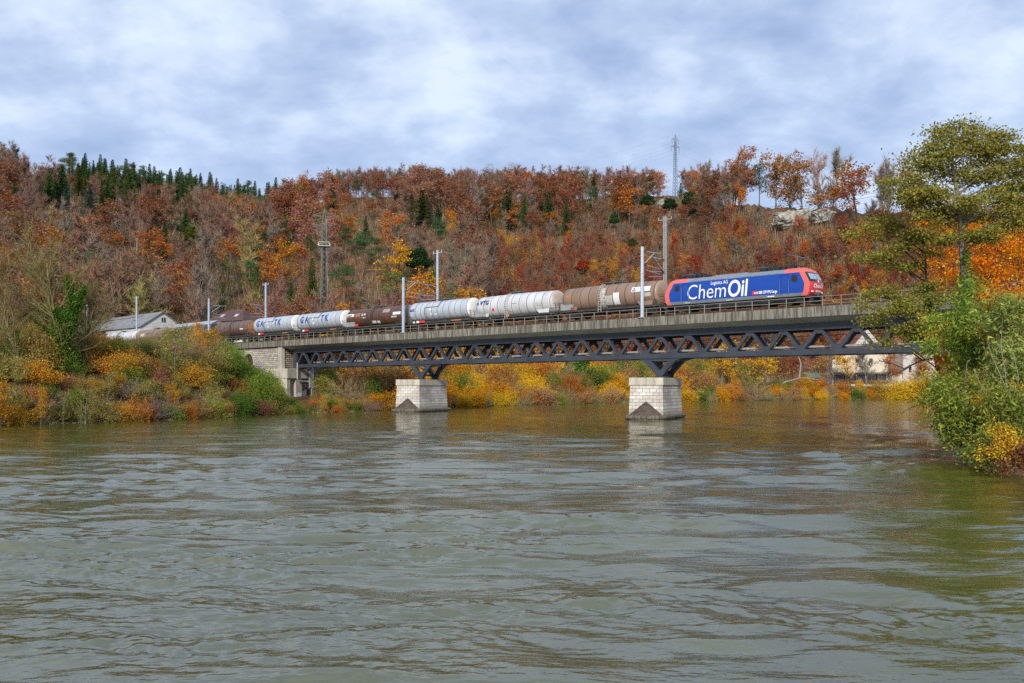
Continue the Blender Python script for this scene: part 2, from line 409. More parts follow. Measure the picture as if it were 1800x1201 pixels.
b = MB(); sec = [(0, 10.93), (0, 11.94), (.35, 11.94), (.35, 11.55), (8.05, 11.55), (8.05, 11.94), (8.4, 11.94), (8.4, 10.93)]
n = 26
pts = [S0+(S1-S0)*i/n for i in range(n)]
b.prism([(p[0], p[1]) for p in sec], S0-22, S1, 'yz')
deck = b.build('deck', C_conc, bridge)
b = MB(); b.prism([(.003, 10.925), (1.95, 10.45), (6.45, 10.45), (8.397, 10.925)], S0+.01, S1-.01, 'yz'); b.build('soffit', C_soff, bridge)
b = MB()
for wc in (2.3, 6.1): b.prism([(wc-1.65, 11.56), (wc+1.65, 11.56), (wc+1.3, 12.05), (wc-1.3, 12.05)], S0-90, S1, 'yz')
b.build('ballast_bed', M_ballast, bridge)
b = MB()
for wc in (2.3, 6.1):
    for d in (-.75, .75): b.prism([(wc+d-.07, 12.06), (wc+d+.07, 12.06), (wc+d+.02, 12.1), (wc+d+.036, 12.3), (wc+d-.036, 12.3), (wc+d-.02, 12.1)], S0-90, S1, 'yz')
    x = S0-30
    while x < S1: b.box(x, x+.26, wc-1.2, wc+1.2, 12.052, 12.09); x += .62
b.build('track', M_rust, bridge)
PAN = 3.93; J0, J1 = -20, 10
ZB0, ZB1, ZT0, ZT1 = 7.2, 7.74, 9.78, 10.447
SK = -1.5
PIERS = (1.03, -42.2)
def gus(b, s, z, zt, half, d0, d1):
    sg = 1 if zt > z else -1
    b.prism([(s-half, z), (s-half*.62, z+sg*.10), (s-half*.30, z+(zt-z)*.98), (s+half*.30, z+(zt-z)*.98), (s+half*.62, z+sg*.10), (s+half, z)], d0, d1)
def leg_poly(s, zt, zb, a, sgn):
    """one arm of the V-shaped support with flared outer edge"""
    return [(s, zb), (s+sgn*.42, zb), (s+sgn*1.05, zb+.75), (s+sgn*1.75, zt-.75), (s+sgn*2.25, zt-.28), (s+sgn*3.2, zt), (s+sgn*1.35, zt), (s+sgn*1.2, zt-.25), (s+sgn*.22, zb+.75), (s, zb+.62)]
for w0, sk, nm in ((2.1, 0, 'near'), (6.1, SK, 'far')):
    tr = empty('truss', (0, 0, 0), 0, bridge)
    sa = 3+PAN*J0+sk-1.2
    b = MB(); b.box(sa, S1, w0-.24, w0+.24, ZT0, ZT1); b.box(sa, S1, w0-.33, w0+.33, ZT0-.03, ZT0+.02)
    b.build('top_chord', M_steel, tr)
    b = MB(); b.box(sa, S1, w0-.24, w0+.24, ZB0, ZB1); b.box(sa, S1, w0-.34, w0+.34, ZB0-.04, ZB0-.001)
    b.build('bottom_chord', M_steel, tr)
    b = MB(); b.box(sa+.02, sa+1.0, w0-.21, w0+.21, ZB1-.02, ZT0+.02); b.build('end_plate', M_steel, tr)
    for j in range(J0, J1+1):
        s = 3+PAN*j+sk
        for sg in (-1, 1):
            if j == J0 and sg < 0: continue
            b = MB(); b.bar((s+sg*.12, w0, ZB1-.06), (s+sg*(PAN/2-.12), w0, ZT0+.06), .29, .40, 0, (1, 0, 0))
            # flange edge plate
            b.bar((s+sg*.12, w0-.2, ZB1-.03), (s+sg*(PAN/2-.12), w0-.2, ZT0+.03), .33, .03, 0, (1, 0, 0))
            b.build('diagonal', M_steel, tr)
    for j in range(J0, J1+1):
        s = 3+PAN*j+sk
        b = MB(); gus(b, s, ZB1-.01, ZB1+.46, .62, w0-.19, w0+.19); b.build('gusset_plate', M_steel, tr)
        b = MB(); gus(b, s+PAN/2, ZT0+.01, ZT0-.46, .62, w0-.19, w0+.19); b.build('gusset_plate', M_steel, tr)
    for pc in PIERS:
        for sg in (-1, 1):
            b = MB(); b.prism(leg_poly(pc+sk, ZB0-.041, 5.06, 0, sg), w0-.23, w0+.23); b.build('support_leg', M_steel, tr)
        b = MB(); b.box(pc+sk-.95, pc+sk+.95, w0-.42, w0+.42, 4.985, 5.06); b.box(pc+sk-.55, pc+sk+.55, w0-.33, w0+.33, 4.905, 4.98); b.build('bearing', M_steel, tr)
        b = MB(); b.box(pc+sk-1.9, pc+sk+1.9, w0-.205, w0+.205, ZB0-.34, ZB0-.045); b.build('support_tie', M_steel, tr)
b = MB()
for j in range(J0, J1+1):
    s = 3+PAN*j
    b.bar((s+PAN/2, 2.3, 10.2), (s+PAN/2+SK, 5.9, 10.2), .3, .18)
    b.bar((s, 2.3, 7.35), (s+SK, 5.9, 7.35), .22, .2)
for pc in PIERS:
    b.bar((pc, 2.2, 5.55), (pc+SK, 6., 5.55), .3, .26)
    b.bar((pc-.9, 2.2, 6.9), (pc+SK, 6., 5.6), .1, .1); b.bar((pc, 2.2, 5.6), (pc+SK-.9, 6., 6.9), .1, .1)
    b.bar((pc+.9, 2.2, 6.9), (pc+SK, 6., 5.6), .08, .08)
b.build('cross_bracing', M_steel, bridge)
b = MB(); b.box(-76, 46, 3.0, 4.6, 7.55, 7.62); b.build('catwalk_floor', M_dark, bridge)
for z in (8.75, 9.25):
    b = MB(); b.bar((-76, 4.65, z), (46, 4.65, z), .045, .045); b.build('catwalk_rail', M_dark, bridge)
b = MB()
for i in range(64): b.bar((-76+i*1.93, 4.65, 7.6), (-76+i*1.93, 4.65, 9.27), .05, .05)
b.build('catwalk_posts', M_dark, bridge)
b = MB(); x = -72.
while x < 46:
    b.cyl((x, 3.1, 8.02), (x+5.8, 3.1, 8.02), .15, n=12); b.cyl((x+5.8, 3.1, 8.02), (x+6, 3.1, 8.02), .185, n=12); x += 6
b.build('silver_pipe', M_pipe, bridge, smooth=True)
# railing
rl = empty('railing', (0, 0, 0), 0, bridge)
i = 0; s = -99.
while s < 47:
    b = MB(); b.box(s-.035, s+.035, .12, .19, 11.943, 12.95); b.build('post', M_rail, rl); s += 1.95
for z in (12.95, 12.5):
    b = MB(); b.bar((-99, .155, z), (47, .155, z), .05, .055); b.build('rail', M_rail, rl)
b = MB(); b.bar((-99, 8.25, 12.95), (47, 8.25, 12.95), .05, .055); b.bar((-99, 8.25, 12.4), (47, 8.25, 12.4), .05, .055)
s = -99.
while s < 47: b.box(s-.03, s+.03, 8.22, 8.28, 11.943, 12.95); s += 1.95
b.build('back_railing', M_rail, rl)
# ------------------------------------------------------------------ piers
def pier(s, label):
    pc = B(s+.5*SK, 4.1)-Vector((math.cos(R(25)), -math.sin(R(25)), 0))*1.05
    root = empty('bridge_pier', pc, R(-25)); tag(root, label, 'pier', 'stone piers of the bridge')
    hx0, hx1, hy0, hy1 = 1.95, 2.10, 4.15, 4.32
    b = MB()
    b.add([(-hx1, -hy1, .3), (hx1, -hy1, .3), (hx1, hy1, .3), (-hx1, hy1, .3), (-hx0, -hy0, 4.0), (hx0, -hy0, 4.0), (hx0, hy0, 4.0), (-hx0, hy0, 4.0)],
          [(0, 3, 2, 1), (4, 5, 6, 7), (0, 1, 5, 4), (1, 2, 6, 5), (2, 3, 7, 6), (3, 0, 4, 7)])
    b.build('shaft', M_stone, root, bevel=.04)
    b = MB(); b.box(-2.08, 2.08, -4.28, 4.28, 4.001, 4.9); b.build('cap', C_pale, root, bevel=.05)
    # rounded foot with a bullnose rim
    def ring(r, y): # half-round ends
        pts = []
        for k in range(13): a = math.pi+math.pi*k/12; pts.append((r*math.cos(a), -y+r*.85*math.sin(a)))
        for k in range(13): a = math.pi*k/12; pts.append((r*math.cos(a), y+r*.85*math.sin(a)))
        return pts
    prof = [(-1.2, 2.3), (.05, 2.32), (.18, 2.5), (.38, 2.54), (.5, 2.42), (.56, 2.1)]
    b = MB(); vs = []; n = 26
    for z, r in prof: vs += [(x, y, z) for x, y in ring(r, 4.2)]
    fs = [(i*n+k, i*n+(k+1) % n, (i+1)*n+(k+1) % n, (i+1)*n+k) for i in range(len(prof)-1) for k in range(n)]
    fs += [tuple(range((len(prof)-1)*n, len(prof)*n))]
    b.add(vs, fs); b.build('foot', M_moss, root, smooth=True)
    for sg in (-1, 1):
        vs = [(0, sg*4.22, 2.15)]; k = 12
        for i in range(k+1):
            a = math.pi*i/k; vs.append((2.05*math.cos(a), sg*(4.22+1.75*math.sin(a)), .5))
        fs = [(0, i+1, i+2) for i in range(k)]+[tuple(range(1, k+2))]
        MB().add(vs, fs).build('cutwater_cap', M_stone3, root)
pier(PIERS[1], 'pale stone pier in mid river, the one nearer the ivy-covered abutment')
pier(PIERS[0], 'pale stone pier in mid river under the front mast beside the blue locomotive')
# ------------------------------------------------------------------ left abutment
ab = empty('bridge_abutment', BO, TH); tag(ab, 'pale stone abutment with an arch, half covered in green ivy', 'abutment')
arch_s, arch_r, arch_z = s_of(436, .3), 1.55, 8.35
sl, sr = -104., -79.4
# wall with the arch cut out
pr = [(arch_s+arch_r*math.cos(math.pi*k/14), arch_z+arch_r*math.sin(math.pi*k/14)) for k in range(15)]
b = MB()
poly = [(sl, 2.), (arch_s-arch_r, 2.)]+pr[::-1]+[(arch_s+arch_r, 2.), (sr, 2.), (sr, 10.9), (sl, 10.9)]
b.prism(poly, .45, 1.2); b.box(sl, sr, 1.21, 7.9, 2, 10.9)
b.build('wing_wall', M_stone2, ab)
po = [(arch_s+(arch_r+.42)*math.cos(math.pi*k/14), arch_z+(arch_r+.42)*math.sin(math.pi*k/14)) for k in range(15)]
b = MB(); vs = []
for (x, z) in pr: vs += [(x, .40, z), (x, .9, z)]
for (x, z) in po: vs += [(x, .40, z), (x, .9, z)]
for k in range(14):
    i = 2*k; j = 30+2*k
    b.add(vs, [(i, i+2, j+2, j), (i+1, j+1, j+3, i+3), (i, i+1, i+3, i+2), (j, j+2, j+3, j+1)])
b.build('arch_ring', C_pale, ab)
b = MB(); b.box(arch_s-arch_r, arch_s+arch_r, 1.205, 1.208, 4, 9.9); b.build('arch_infill', masonry('dark red brick', (.10, .04, .03), (.06, .03, .025), (.05, .04, .04), .3, .1, .4), ab)
b = MB(); b.box(sr+.3, -77.9, .25, .9, 2, 10.9); b.build('corner_pilaster', C_pale, ab, bevel=.04)
b = MB(); b.box(-79.3, -78.1, .9, 7.9, 2, 10.9); b.build('river_wall', masonry('dark squared stone', (.36, .30, .23), (.20, .16, .125), (.06, .05, .04), .8, .36, .5, (.1, .08, .06), False, .05), ab)
blk = empty('bearing_block', (0, 0, 0), 0, ab)
cor = Vector((s_of(505, -.7), -.7, 0))
blk.location = cor; blk.rotation_euler = (0, 0, R(-25)-TH)
b = MB(); b.box(-3.6, 0, 0, 6.6, 5.25, 6.95); b.build('block', C_pale, blk, bevel=.05)
b = MB(); b.box(-3.1, -.6, .6, 6.1, -.5, 5.249); b.build('lower_wall', M_stone2, blk)
for x0, x1, y0, y1 in ((-2.0, -.15, .08, 1.0), (-.9, -.15, 2.5, 4.2)):
    b = MB(); b.box(x0, x1, y0, y1, -.5, 5.248); b.build('lower_pilaster', C_pale, blk, bevel=.03)
b = MB(); b.box(.3, .45, 5.6, 6.9, 3.6, 7.3); b.box(.32, .43, 6.2, 6.3, 0, 3.6); b.build('steel_sheet', M_gal, blk)
b = MB(); b.cyl((.2, 2.5, 8.0), (.2, 2.5, 5.2), .12); b.cyl((.2, 2.5, 5.2), (.2, 3.0, 4.8), .12); b.cyl((.2, 3.0, 4.8), (.2, 6.9, 4.7), .12); b.build('drain_pipe', M_pipe, blk)
M_graf = paint('white graffiti paint', (.75, .76, .80), .7, 0, .1, 4)
M_grafb = paint('violet graffiti paint', (.30, .28, .50), .7, 0, .3, 6)
def stroke_obj(name, lines, wdt, mat, parent, conv):
    b = MB()
    for pl in lines:
        for (a0, c0), (a1, c1) in zip(pl[:-1], pl[1:]): b.bar(conv(a0, c0), conv(a1, c1), wdt, .012, 0, conv(0, 1)-conv(0, 0))
    return b.build(name, mat, parent)
b = MB()
rng = random.Random(4)
for y0, y1, z0, z1 in ((.15, .95, .9, 2.9), (1.4, 2.3, .9, 2.6), (2.6, 4.1, .3, 2.9), (4.4, 5.7, .4, 3.3)):
    x = -.14 if y0 in (.15, 2.6) else -.59
    k = 3
    for i in range(k):
        ya = y0+(y1-y0)*i/k; yb = ya+(y1-y0)/k*.72
        b.prism([(ya, z0+rng.uniform(0, .4)), (yb, z0+rng.uniform(0, .3)), (yb+.1, z1-rng.uniform(0, .5)), (ya+.05, z1-rng.uniform(0, .5))], x, x+.008, 'yz')
    b.prism([(y0, (z0+z1)/2), (y1, (z0+z1)/2+.1), (y1, (z0+z1)/2+.45), (y0, (z0+z1)/2+.3)], x+.009, x+.015, 'yz')
b.build('graffiti', M_graf, blk)
b2 = []
for k in range(7):
    x = -87.4+k*.5; z = 8.4-.25*k
    b2.append([(x, z-.3), (x+.12, z+.4), (x+.3, z+.35), (x+.2, z), (x+.42, z-.25), (x+.1, z-.35)])
stroke_obj('graffiti', b2, .09, M_grafb, ab, lambda a, c: Vector((a, .435, c)))
# ------------------------------------------------------------------ retaining wall along the track, left
rw = empty('retaining_wall', B(0, 0), TH); tag(rw, 'grey concrete wall with violet graffiti below the tan tank wagon', 'wall')
b = MB(); b.box(-190, -104.01, -.2, .3, 8.2, 11.7); b.build('wall_panel', C_conc, rw)
for k in range(14):
    s = -185+6*k
    b = MB(); b.box(s, s+.35, -.3, -.21, 8.3, 11.6); b.build('buttress', C_conc, rw)
sg = s_of(250, -.3); b2 = []
for k in range(6):
    x = sg-2+k*.6
    b2.append([(x, 9.8), (x+.2, 11.2), (x+.5, 11), (x+.3, 10.4), (x+.6, 9.9), (x, 9.7)])
stroke_obj('graffiti', b2, .16, M_grafb, rw, lambda a, c: Vector((a, -.215, c)))
# ------------------------------------------------------------------ overhead line
def mast(u, w, ytop, label, arm=0, cross=False, pale=True, base=11.94, twin=False):
    s = s_of(u, w); p = B(s, w, base); h = CAMZ+(HZ-ytop)/F*p.y-base
    root = empty('catenary_mast', p, TH); tag(root, label, 'mast', 'masts of the overhead line')
    m = M_gal if pale else M_galp
    b = MB()
    if twin:
        for d in (-.17, .17): b.bar((d, 0, 0), (d*.8, 0, h), .15, .2, 0, (1, 0, 0))
        k = .4
        while k < h: b.box(-.16, .16, -.04, .04, k, k+.07); k += .9
    else:
        b.cyl((0, 0, 0), (0, 0, h), .24, .19, 8); b.cyl((0, 0, h-1.15), (0, 0, h-1.0), .23, n=8); b.cyl((0, 0, h*.62), (0, 0, h*.62+.1), .25, n=8)
        b.box(-.32, .32, -.32, .32, 0, .06)
    b.build('pole', m, root)
    if cross:
        b = MB(); b.bar((-1.0, 0, h-.45), (1.0, 0, h-.45), .09, .09)
        for d in (-.95, .95): b.cyl((d, 0, h-.45), (d, 0, h-.1), .05, n=6)
        b.build('crossbar', m, root)
    if arm:
        z0 = RAIL-base; zt = z0+7.45; L = arm
        b = MB(); b.cyl((0, .2*np.sign(L), zt), (0, L, zt+.1), .05, n=6); b.cyl((0, .2*np.sign(L), zt-1.6), (0, L*.66, zt+.02), .045, n=6); b.build('cantilever', M_gal, root)
        b = MB(); b.cyl((0, L*.2, zt-2.15), (0, L*1.0, zt-2.4), .035, n=6); b.cyl((0, L*.25, zt-1.55), (0, L*.95, zt-1.75), .035, n=6); b.build('registration_arm', M_gal, root)
        b = MB()
        for z in (zt, zt-1.6): b.cyl((0, .25*np.sign(L), z+.02), (0, .75*np.sign(L), z+(.02 if z == zt else .32)), .085, n=8)
        b.build('insulator', paint('brown porcelain', (.10, .04, .03), .3), root)
    return s, h
fm = [(1129, 434, 'tapered pale steel mast standing before the light brown tank wagon'), (709, 488, 'pale steel mast standing before the dark brown tank wagon'), (367, 525, 'plain pale mast between the long shed and the brown roofed house'), (153, 536, 'short pale pole peeping over the long shed roof')]
for u, yt, lab in fm: mast(u, .16 if u > 400 else -.0, yt, lab, arm=3.7)
for u, yt, lab, p in [(1169, 380, 'tall twin pole mast with a crossbar behind the locomotive', False), (769, 440, 'tall mast with a crossbar behind the plain grey tank wagon', True), (467, 497, 'mast with a crossbar behind the first blue lettered tank wagon', True), (240, 521, 'mast with a crossbar in front of the long shed roof', True)]:
    mast(u, 8.25, yt, lab, arm=-3.4, cross=True, pale=p, twin=not p)
M_wire = paint('weathered copper wire', (.05, .055, .05), .5)
def wire(name, label, pts, r, group):
    b = MB()
    for p, q in zip(pts[:-1], pts[1:]): b.cyl(p, q, r, n=4, caps=False)
    o = b.build(name, M_wire); tag(o, label, 'wire', group); return o
for w, nm in ((2.3, 'near'), (6.1, 'far')):
    wire('contact_wire', f'taut overhead contact wire above the {nm} railway track', [B(s, w, RAIL+5.35) for s in np.linspace(-180, 46, 12)], .016, 'overhead wires')
    pts = []
    for i in range(5):
        for k in range(8):
            t = k/8; pts.append(B(44-44*(i+t), w, RAIL+7.2-4*t*(1-t)*1.0))
    wire('catenary_wire', f'sagging carrier wire above the {nm} railway track', pts, .012, 'overhead wires')
for w, dz in ((7.3, 0), (9.1, .05)):
    pts = []
    st = [(s_of(1169, 8.25), 380), (s_of(769, 8.25), 440), (s_of(467, 8.25), 497), (s_of(240, 8.25), 521)]
    P = [B(s, w, CAMZ+(HZ-y)/F*B(s, 8.25).y-.2) for s, y in st]; P.insert(0, B(45, w, P[0].z))
    for p, q in zip(P[:-1], P[1:]):
        for k in range(8):
            t = k/8; v = p.lerp(q, t); v.z -= 4*t*(1-t)*1.0; pts.append(v)
    pts.append(P[-1])
    wire('feeder_wire', 'sagging feeder wire strung between the crossbar masts', pts, .016, 'feeder wires')
# ------------------------------------------------------------------ locomotive
WT = 2.3                                                           # near track centre
def loco():
    s1, s0 = s_of(1424, WT-1.49), s_of(1168, WT-1.49)
    HL = (s1-s0)/2+.1
    root = empty('locomotive', B((s0+s1)/2, WT, RAIL), TH); tag(root, 'blue electric locomotive with salmon red cab ends and big white lettering', 'locomotive')
    Mb = paint('bright blue enamel', (.005, .055, .33), .4, 0, .06, .5, .12, (.03, .03, .05))
    Ms = paint('faded salmon red', (.68, .135, .105), .35, 0, .07, .7, .1, (.2, .08, .06))
    Mr = paint('red front paint', (.55, .035, .04), .3, 0, .06)
    Mg = paint('grey lower band', (.17, .19, .21), .45, 0, .15, 1, .3)
    Mrf = paint('silver grey roof', (.27, .30, .33), .4, .3, .2, .8, .25)
    Mk = paint('black front band', (.02, .022, .03), .3)
    Mw = paint('white lettering paint', (.78, .77, .74), .5, 0, .05)
    Mgl = paint('windscreen glass', (.33, .42, .50), .08, 0, .15, 2)
    Mdg = paint('dark cab window', (.02, .018, .012), .1)
    zs = [.92, 1.25, 2.05, 2.32, 2.52, 3.38, 3.66, 3.86]
    hw = [1.42, 1.49, 1.49, 1.49, 1.48, 1.43, 1.2, .85]
    xf = [HL-.34, HL-.13, HL, HL-.05, HL-.14, HL-.6, HL-.78, HL-1.1]
    bl = [.08, .16, .19, .19, .18, .15, .12, .08]
    b = MB(); vs = []; n = None
    for z, h, x, bu in zip(zs, hw, xf, bl):
        q = [(x+bu, h*.001), (x+bu*.75, h*.5), (x+.02, h*.9), (x-.12, h), (x-.72, h), (HL-3.05, h)]
        half = q+[(-a, c) for a, c in q[::-1]]
        ring = half+[(a, -c) for a, c in half[::-1]]
        n = len(ring); vs += [(a, c, z) for a, c in ring]
    fs = []; ms = []
    for i in range(len(zs)-1):
        for k in range(n):
            fs.append((i*n+k, i*n+(k+1) % n, (i+1)*n+(k+1) % n, (i+1)*n+k))
            kk = k % 12; front = kk in (0, 1, 2, 8, 9, 10) or kk == 11
            if front: m = [2, 2, 2, 3, 3, 0, 0][i]
            elif kk in (3, 7): m = 0
            elif kk in (4, 6): m = [4, 1, 1, 1, 1, 0, 0][i]
            else: m = [4, 1, 1, 1, 1, 5, 5][i]
            ms.append(m)
    b.v = vs; b.f = fs+[tuple(range(n)), tuple(range((len(zs)-1)*n, len(zs)*n))]; b.m = ms+[4, 5]
    body = b.build('body', [Ms, Mb, Mr, Mk, Mg, Mrf], root)
    me = body.data; me.polygons.foreach_set('use_smooth', [True]*len(me.polygons)); me.set_sharp_from_angle(angle=R(25))
    # salmon roof over the cabs
    for sg in (-1, 1):
        x0, x1 = sorted((sg*(HL-3.0), sg*(HL-1.12)))
        b = MB(); b.box(x0, x1, -.86, .86, 3.862, 3.9); b.build('cab_roof', Ms, root)
    # side window, doors, handrails on both sides and ends
    for sy in (-1, 1):
        for sg in (-1, 1):
            y = 1.497*sy
            pw = [(HL-1.62, 3.12), (HL-2.12, 3.14), (HL-2.14, 2.5), (HL-1.62, 2.36), (HL-1.45, 2.62)]
            b = MB(); b.prism([(sg*a, c) for a, c in pw], y-.006, y+.006); b.build('side_window', Mdg, root)
            dr = empty('cab_door', (0, 0, 0), 0, root)
            b = MB(); x0, x1 = sorted((sg*(HL-3.35), sg*(HL-2.5)))
            for a, c, d, e in ((x0, x0+.03, 1.1, 3.2), (x1-.03, x1, 1.1, 3.2), (x0, x1, 3.2, 3.225)): b.box(a, c, y-.008, y+.008, d, e)
            b.build('door_seam', paint('dark blue seam', (.008, .02, .10), .5), dr)
            b = MB()
            for xx in (x0-.08, x1+.08): b.cyl((xx, y+.07*sy, 1.2), (xx, y+.07*sy, 2.75), .025, n=6); b.cyl((xx, y, 1.25), (xx, y+.07*sy, 1.25), .02, n=6); b.cyl((xx, y, 2.7), (xx, y+.07*sy, 2.7), .02, n=6)
            b.build('handrail', Mg, dr)
            b = MB(); b.box(x0+.05, x1-.05, y-.09, y+.09, .72, .78); b.box(x0+.05, x1-.05, y-.09, y+.09, .42, .48)
            for xx in (x0+.06, x1-.1): b.box(xx, xx+.04, y-.04, y+.04, .42, .92)
            b.build('step', M_dark, root)
        b = MB()
        for k in range(5):
            x = -HL+3.4+k*(2*HL-6.8)/5
            # louvres on the slanting roof edge
            L = (2*HL-6.8)/5
            if k == 2: continue
            for j in range(2):
                xa = x+.1+j*L/2; xb = xa+L/2-.18
                p = [(xa, 1.39, 3.43), (xb, 1.39, 3.43), (xb, 1.245, 3.61), (xa, 1.245, 3.61)]
                v = [(a, sy*(c+.004), z+.004) for a, c, z in p]
                v2 = [(a, sy*(c+.018), z+.013) for a, c, z in p]
                b.add(v+v2, [(0, 1, 2, 3), (4, 5, 6, 7), (0, 1, 5, 4), (1, 2, 6, 5), (2, 3, 7, 6), (3, 0, 4, 7)])
        b.build('roof_louvres', paint('louvre grey', (.22, .25, .27), .5, .2, .2, 6), root)
        for sg in (-1, 1):
            pass
    # windscreens and lights at both ends
    for sg in (-1, 1):
        def fp(t, z):    # point on the front surface: t in -1..1 across
            i = max(k for k in range(len(zs)-1) if zs[k] <= z); f = (z-zs[i])/(zs[i+1]-zs[i])
            h = hw[i]*(1-f)+hw[i+1]*f; x = xf[i]*(1-f)+xf[i+1]*f; bu = bl[i]*(1-f)+bl[i+1]*f
            a = abs(t)
            xx = np.interp(a, [0, .5, .9, 1], [x+bu, x+bu*.75, x+.02, x-.12])
            return Vector((sg*(xx+.015), t*h, z))
        for t0, t1 in ((-.84, -.04), (.04, .84)):
            ts = [t0, t0+(t1-t0)*.45 if t0 < 0 else t0+(t1-t0)*.55, t1]
            v = [fp(t, z) for z in (2.62, 3.24) for t in ts]
            f = [(0, 1, 4, 3), (1, 2, 5, 4)]
            MB().add(v+[p-Vector((sg*.012, 0, 0)) for p in v], f+[(a+6, b_+6, c+6, d+6) for a, b_, c, d in f]+[(0, 1, 7, 6), (1, 2, 8, 7), (3, 4, 10, 9), (4, 5, 11, 10), (0, 3, 9, 6), (2, 5, 11, 8)]).build('windscreen', Mgl, root)
        lm = paint('lamp glass', (.75, .78, .74), .15); rm = paint('red tail lamp glass', (.5, .02, .02), .2)
        for t, z, m_, r_ in ((-.8, 1.33, lm, .1), (-.66, 1.33, lm, .08), (.8, 1.33, lm, .1), (.66, 1.33, lm, .08), (0, 2.42, lm, .13), (-.26, 2.42, rm, .07), (.26, 2.42, rm, .07)):
            p = fp(t, z); b = MB(); b.cyl(p-Vector((sg*.02, 0, 0)), p+Vector((sg*.025, 0, 0)), r_, n=12); b.build('lamp', m_, root)
        b = MB()
        for t in (-.5, 0.0, .5):
            p = fp(t, 2.62); q = fp(t*.7+.12, 3.05); b.bar(p, q, .03, .02)
        b.build('wiper', M_dark, root)
        # buffers, beam, coupling, plough
        b = MB(); b.box(sg*(HL-.75) if sg > 0 else -(HL+.2), sg*(HL+.2) if sg > 0 else -(HL-.75), -1.3, 1.3, .72, .915); b.build('buffer_beam', M_dark, root)
        b = MB(); b.add([(sg*(HL-.2), -1.25, .12), (sg*(HL-.2), 1.25, .12), (sg*(HL+.1), 1.1, .55), (sg*(HL+.1), -1.1, .55), (sg*(HL-.4), -1.25, .12), (sg*(HL-.4), 1.25, .12), (sg*(HL-.3), 1.1, .7), (sg*(HL-.3), -1.1, .7)], [(0, 1, 2, 3), (4, 7, 6, 5), (0, 4, 5, 1), (3, 2, 6, 7), (0, 3, 7, 4), (1, 5, 6, 2)]); b.build('snow_plough', M_dark, root)
        for yy in (-.875, .875):
            b = MB(); b.cyl((sg*(HL+.1), yy, 1.04), (sg*(HL+.42), yy, 1.04), .1, n=12); b.cyl((sg*(HL+.42), yy, 1.04), (sg*(HL+.47), yy, 1.04), .23, n=16); b.build('buffer', paint('buffer steel', (.12, .13, .16), .35, .4), root)
        b = MB(); b.box(min(sg*(HL+.1), sg*(HL+.35)), max(sg*(HL+.1), sg*(HL+.35)), -.12, .12, .85, 1.02); b.box(min(sg*(HL+.3), sg*(HL+.38)), max(sg*(HL+.3), sg*(HL+.38)), -.06, .06, .5, .98); b.build('coupling', M_dark, root)
    # running gear
    for xb in (-HL+4.1, HL-4.1):
        bg = empty('bogie', (xb, 0, 0), 0, root)
        for sy in (-1, 1):
            b = MB(); b.prism([(-2.1, .5), (-1.7, .42), (-.6, .45), (0, .62), (.6, .45), (1.7, .42), (2.1, .5), (2.1, .68), (.8, .78), (-.8, .78), (-2.1, .68)], sy*1.05-.09, sy*1.05+.09)
            for x in (-1.3, 1.3): b.box(x-.22, x+.22, sy*1.2-.08, sy*1.2+.08, .4, .72); b.cyl((x, sy*1.14, .56), (x, sy*1.32, .56), .16, n=10)
            for x in (-.5, .5): b.cyl((x, sy*1.2, .7), (x, sy*1.2, .95), .14, n=10)
            b.build('bogie_frame', M_dark, bg)
        for x in (-1.3, 1.3):
            b = MB()
            for sy in (-1, 1): b.cyl((x, sy*.7, .625), (x, sy*.83, .625), .625, n=24)
            b.cyl((x, -.7, .625), (x, .7, .625), .09, n=8); b.build('wheelset', paint('wheel steel', (.05, .042, .038), .5, .3), bg)
    b = MB(); b.box(-2.2, 2.2, -1.25, 1.25, .3, .9); b.box(-HL+1.2, HL-1.2, -.95, .95, .35, .915); b.box(-3.0, 3.0, -1.1, 1.1, .6, .919)
    for x in (-1.6, -.5, .6): b.box(x, x+.8, -1.3, -1.26, .42, .82)
    b.build('underfloor_equipment', M_dark, root)
    b = MB()
    for x in (-HL+2.2, -3.2, 3.2, HL-2.2): b.box(x-.3, x+.3, -1.2, 1.2, .55, .9)
    b.build('sandbox', M_dark, root)
    # roof gear
    b = MB(); rg = random.Random(3)
    def ins(x, y, h=.32): b.cyl((x, y, 3.87), (x, y, 3.87+h), .11, .09, 8)
    for x0, x1 in ((-HL+1.3, -HL+5.2), (HL-6.4, HL-1.9)):
        b.bar((x0, -.5, 4.22), (x1, -.5, 4.22), .13, .13); b.bar((x0, .5, 4.22), (x1, .5, 4.22), .13, .13)
        x = x0+.1
        while x < x1: ins(x, -.5); ins(x, .5); x += .55
        b.bar((x0, -.5, 4.12), (x0, .5, 4.12), .1, .08); b.bar((x1, -.5, 4.12), (x1, .5, 4.12), .1, .08)
        for k in range(5):
            x = x0+.5+k*.75; b.box(x, x+.4, -.62, .62, 3.93, 4.16)
    b.build('roof_insulators', M_dark, root)
    b = MB(); b.box(-2.6, 1.4, -.8, .8, 3.862, 3.97); b.build('roof_hatch', Mrf, root)
    def panto(x, sg, up):
        p = empty('pantograph', (x, 0, 0), 0, root); mm = paint('pantograph steel', (.16, .18, .21), .4, .4)
        bx = (0, 0, 4.22)
        if up: kn = (sg*1.85, 0, 4.95); hd = (-sg*.35, 0, 5.62)
        else: kn = (sg*1.9, 0, 4.38); hd = (-sg*.3, 0, 4.45)
        b = MB()
        b.cyl(bx, kn, .06, .05, 8); b.build('lower_arm', M_dark, p)
        b = MB(); b.cyl((kn[0], 0, kn[2]), (hd[0], -.35, hd[2]), .045, .03, 6); b.cyl((kn[0], 0, kn[2]), (hd[0], .35, hd[2]), .045, .03, 6); b.build('upper_arm', mm, p)
        b = MB()
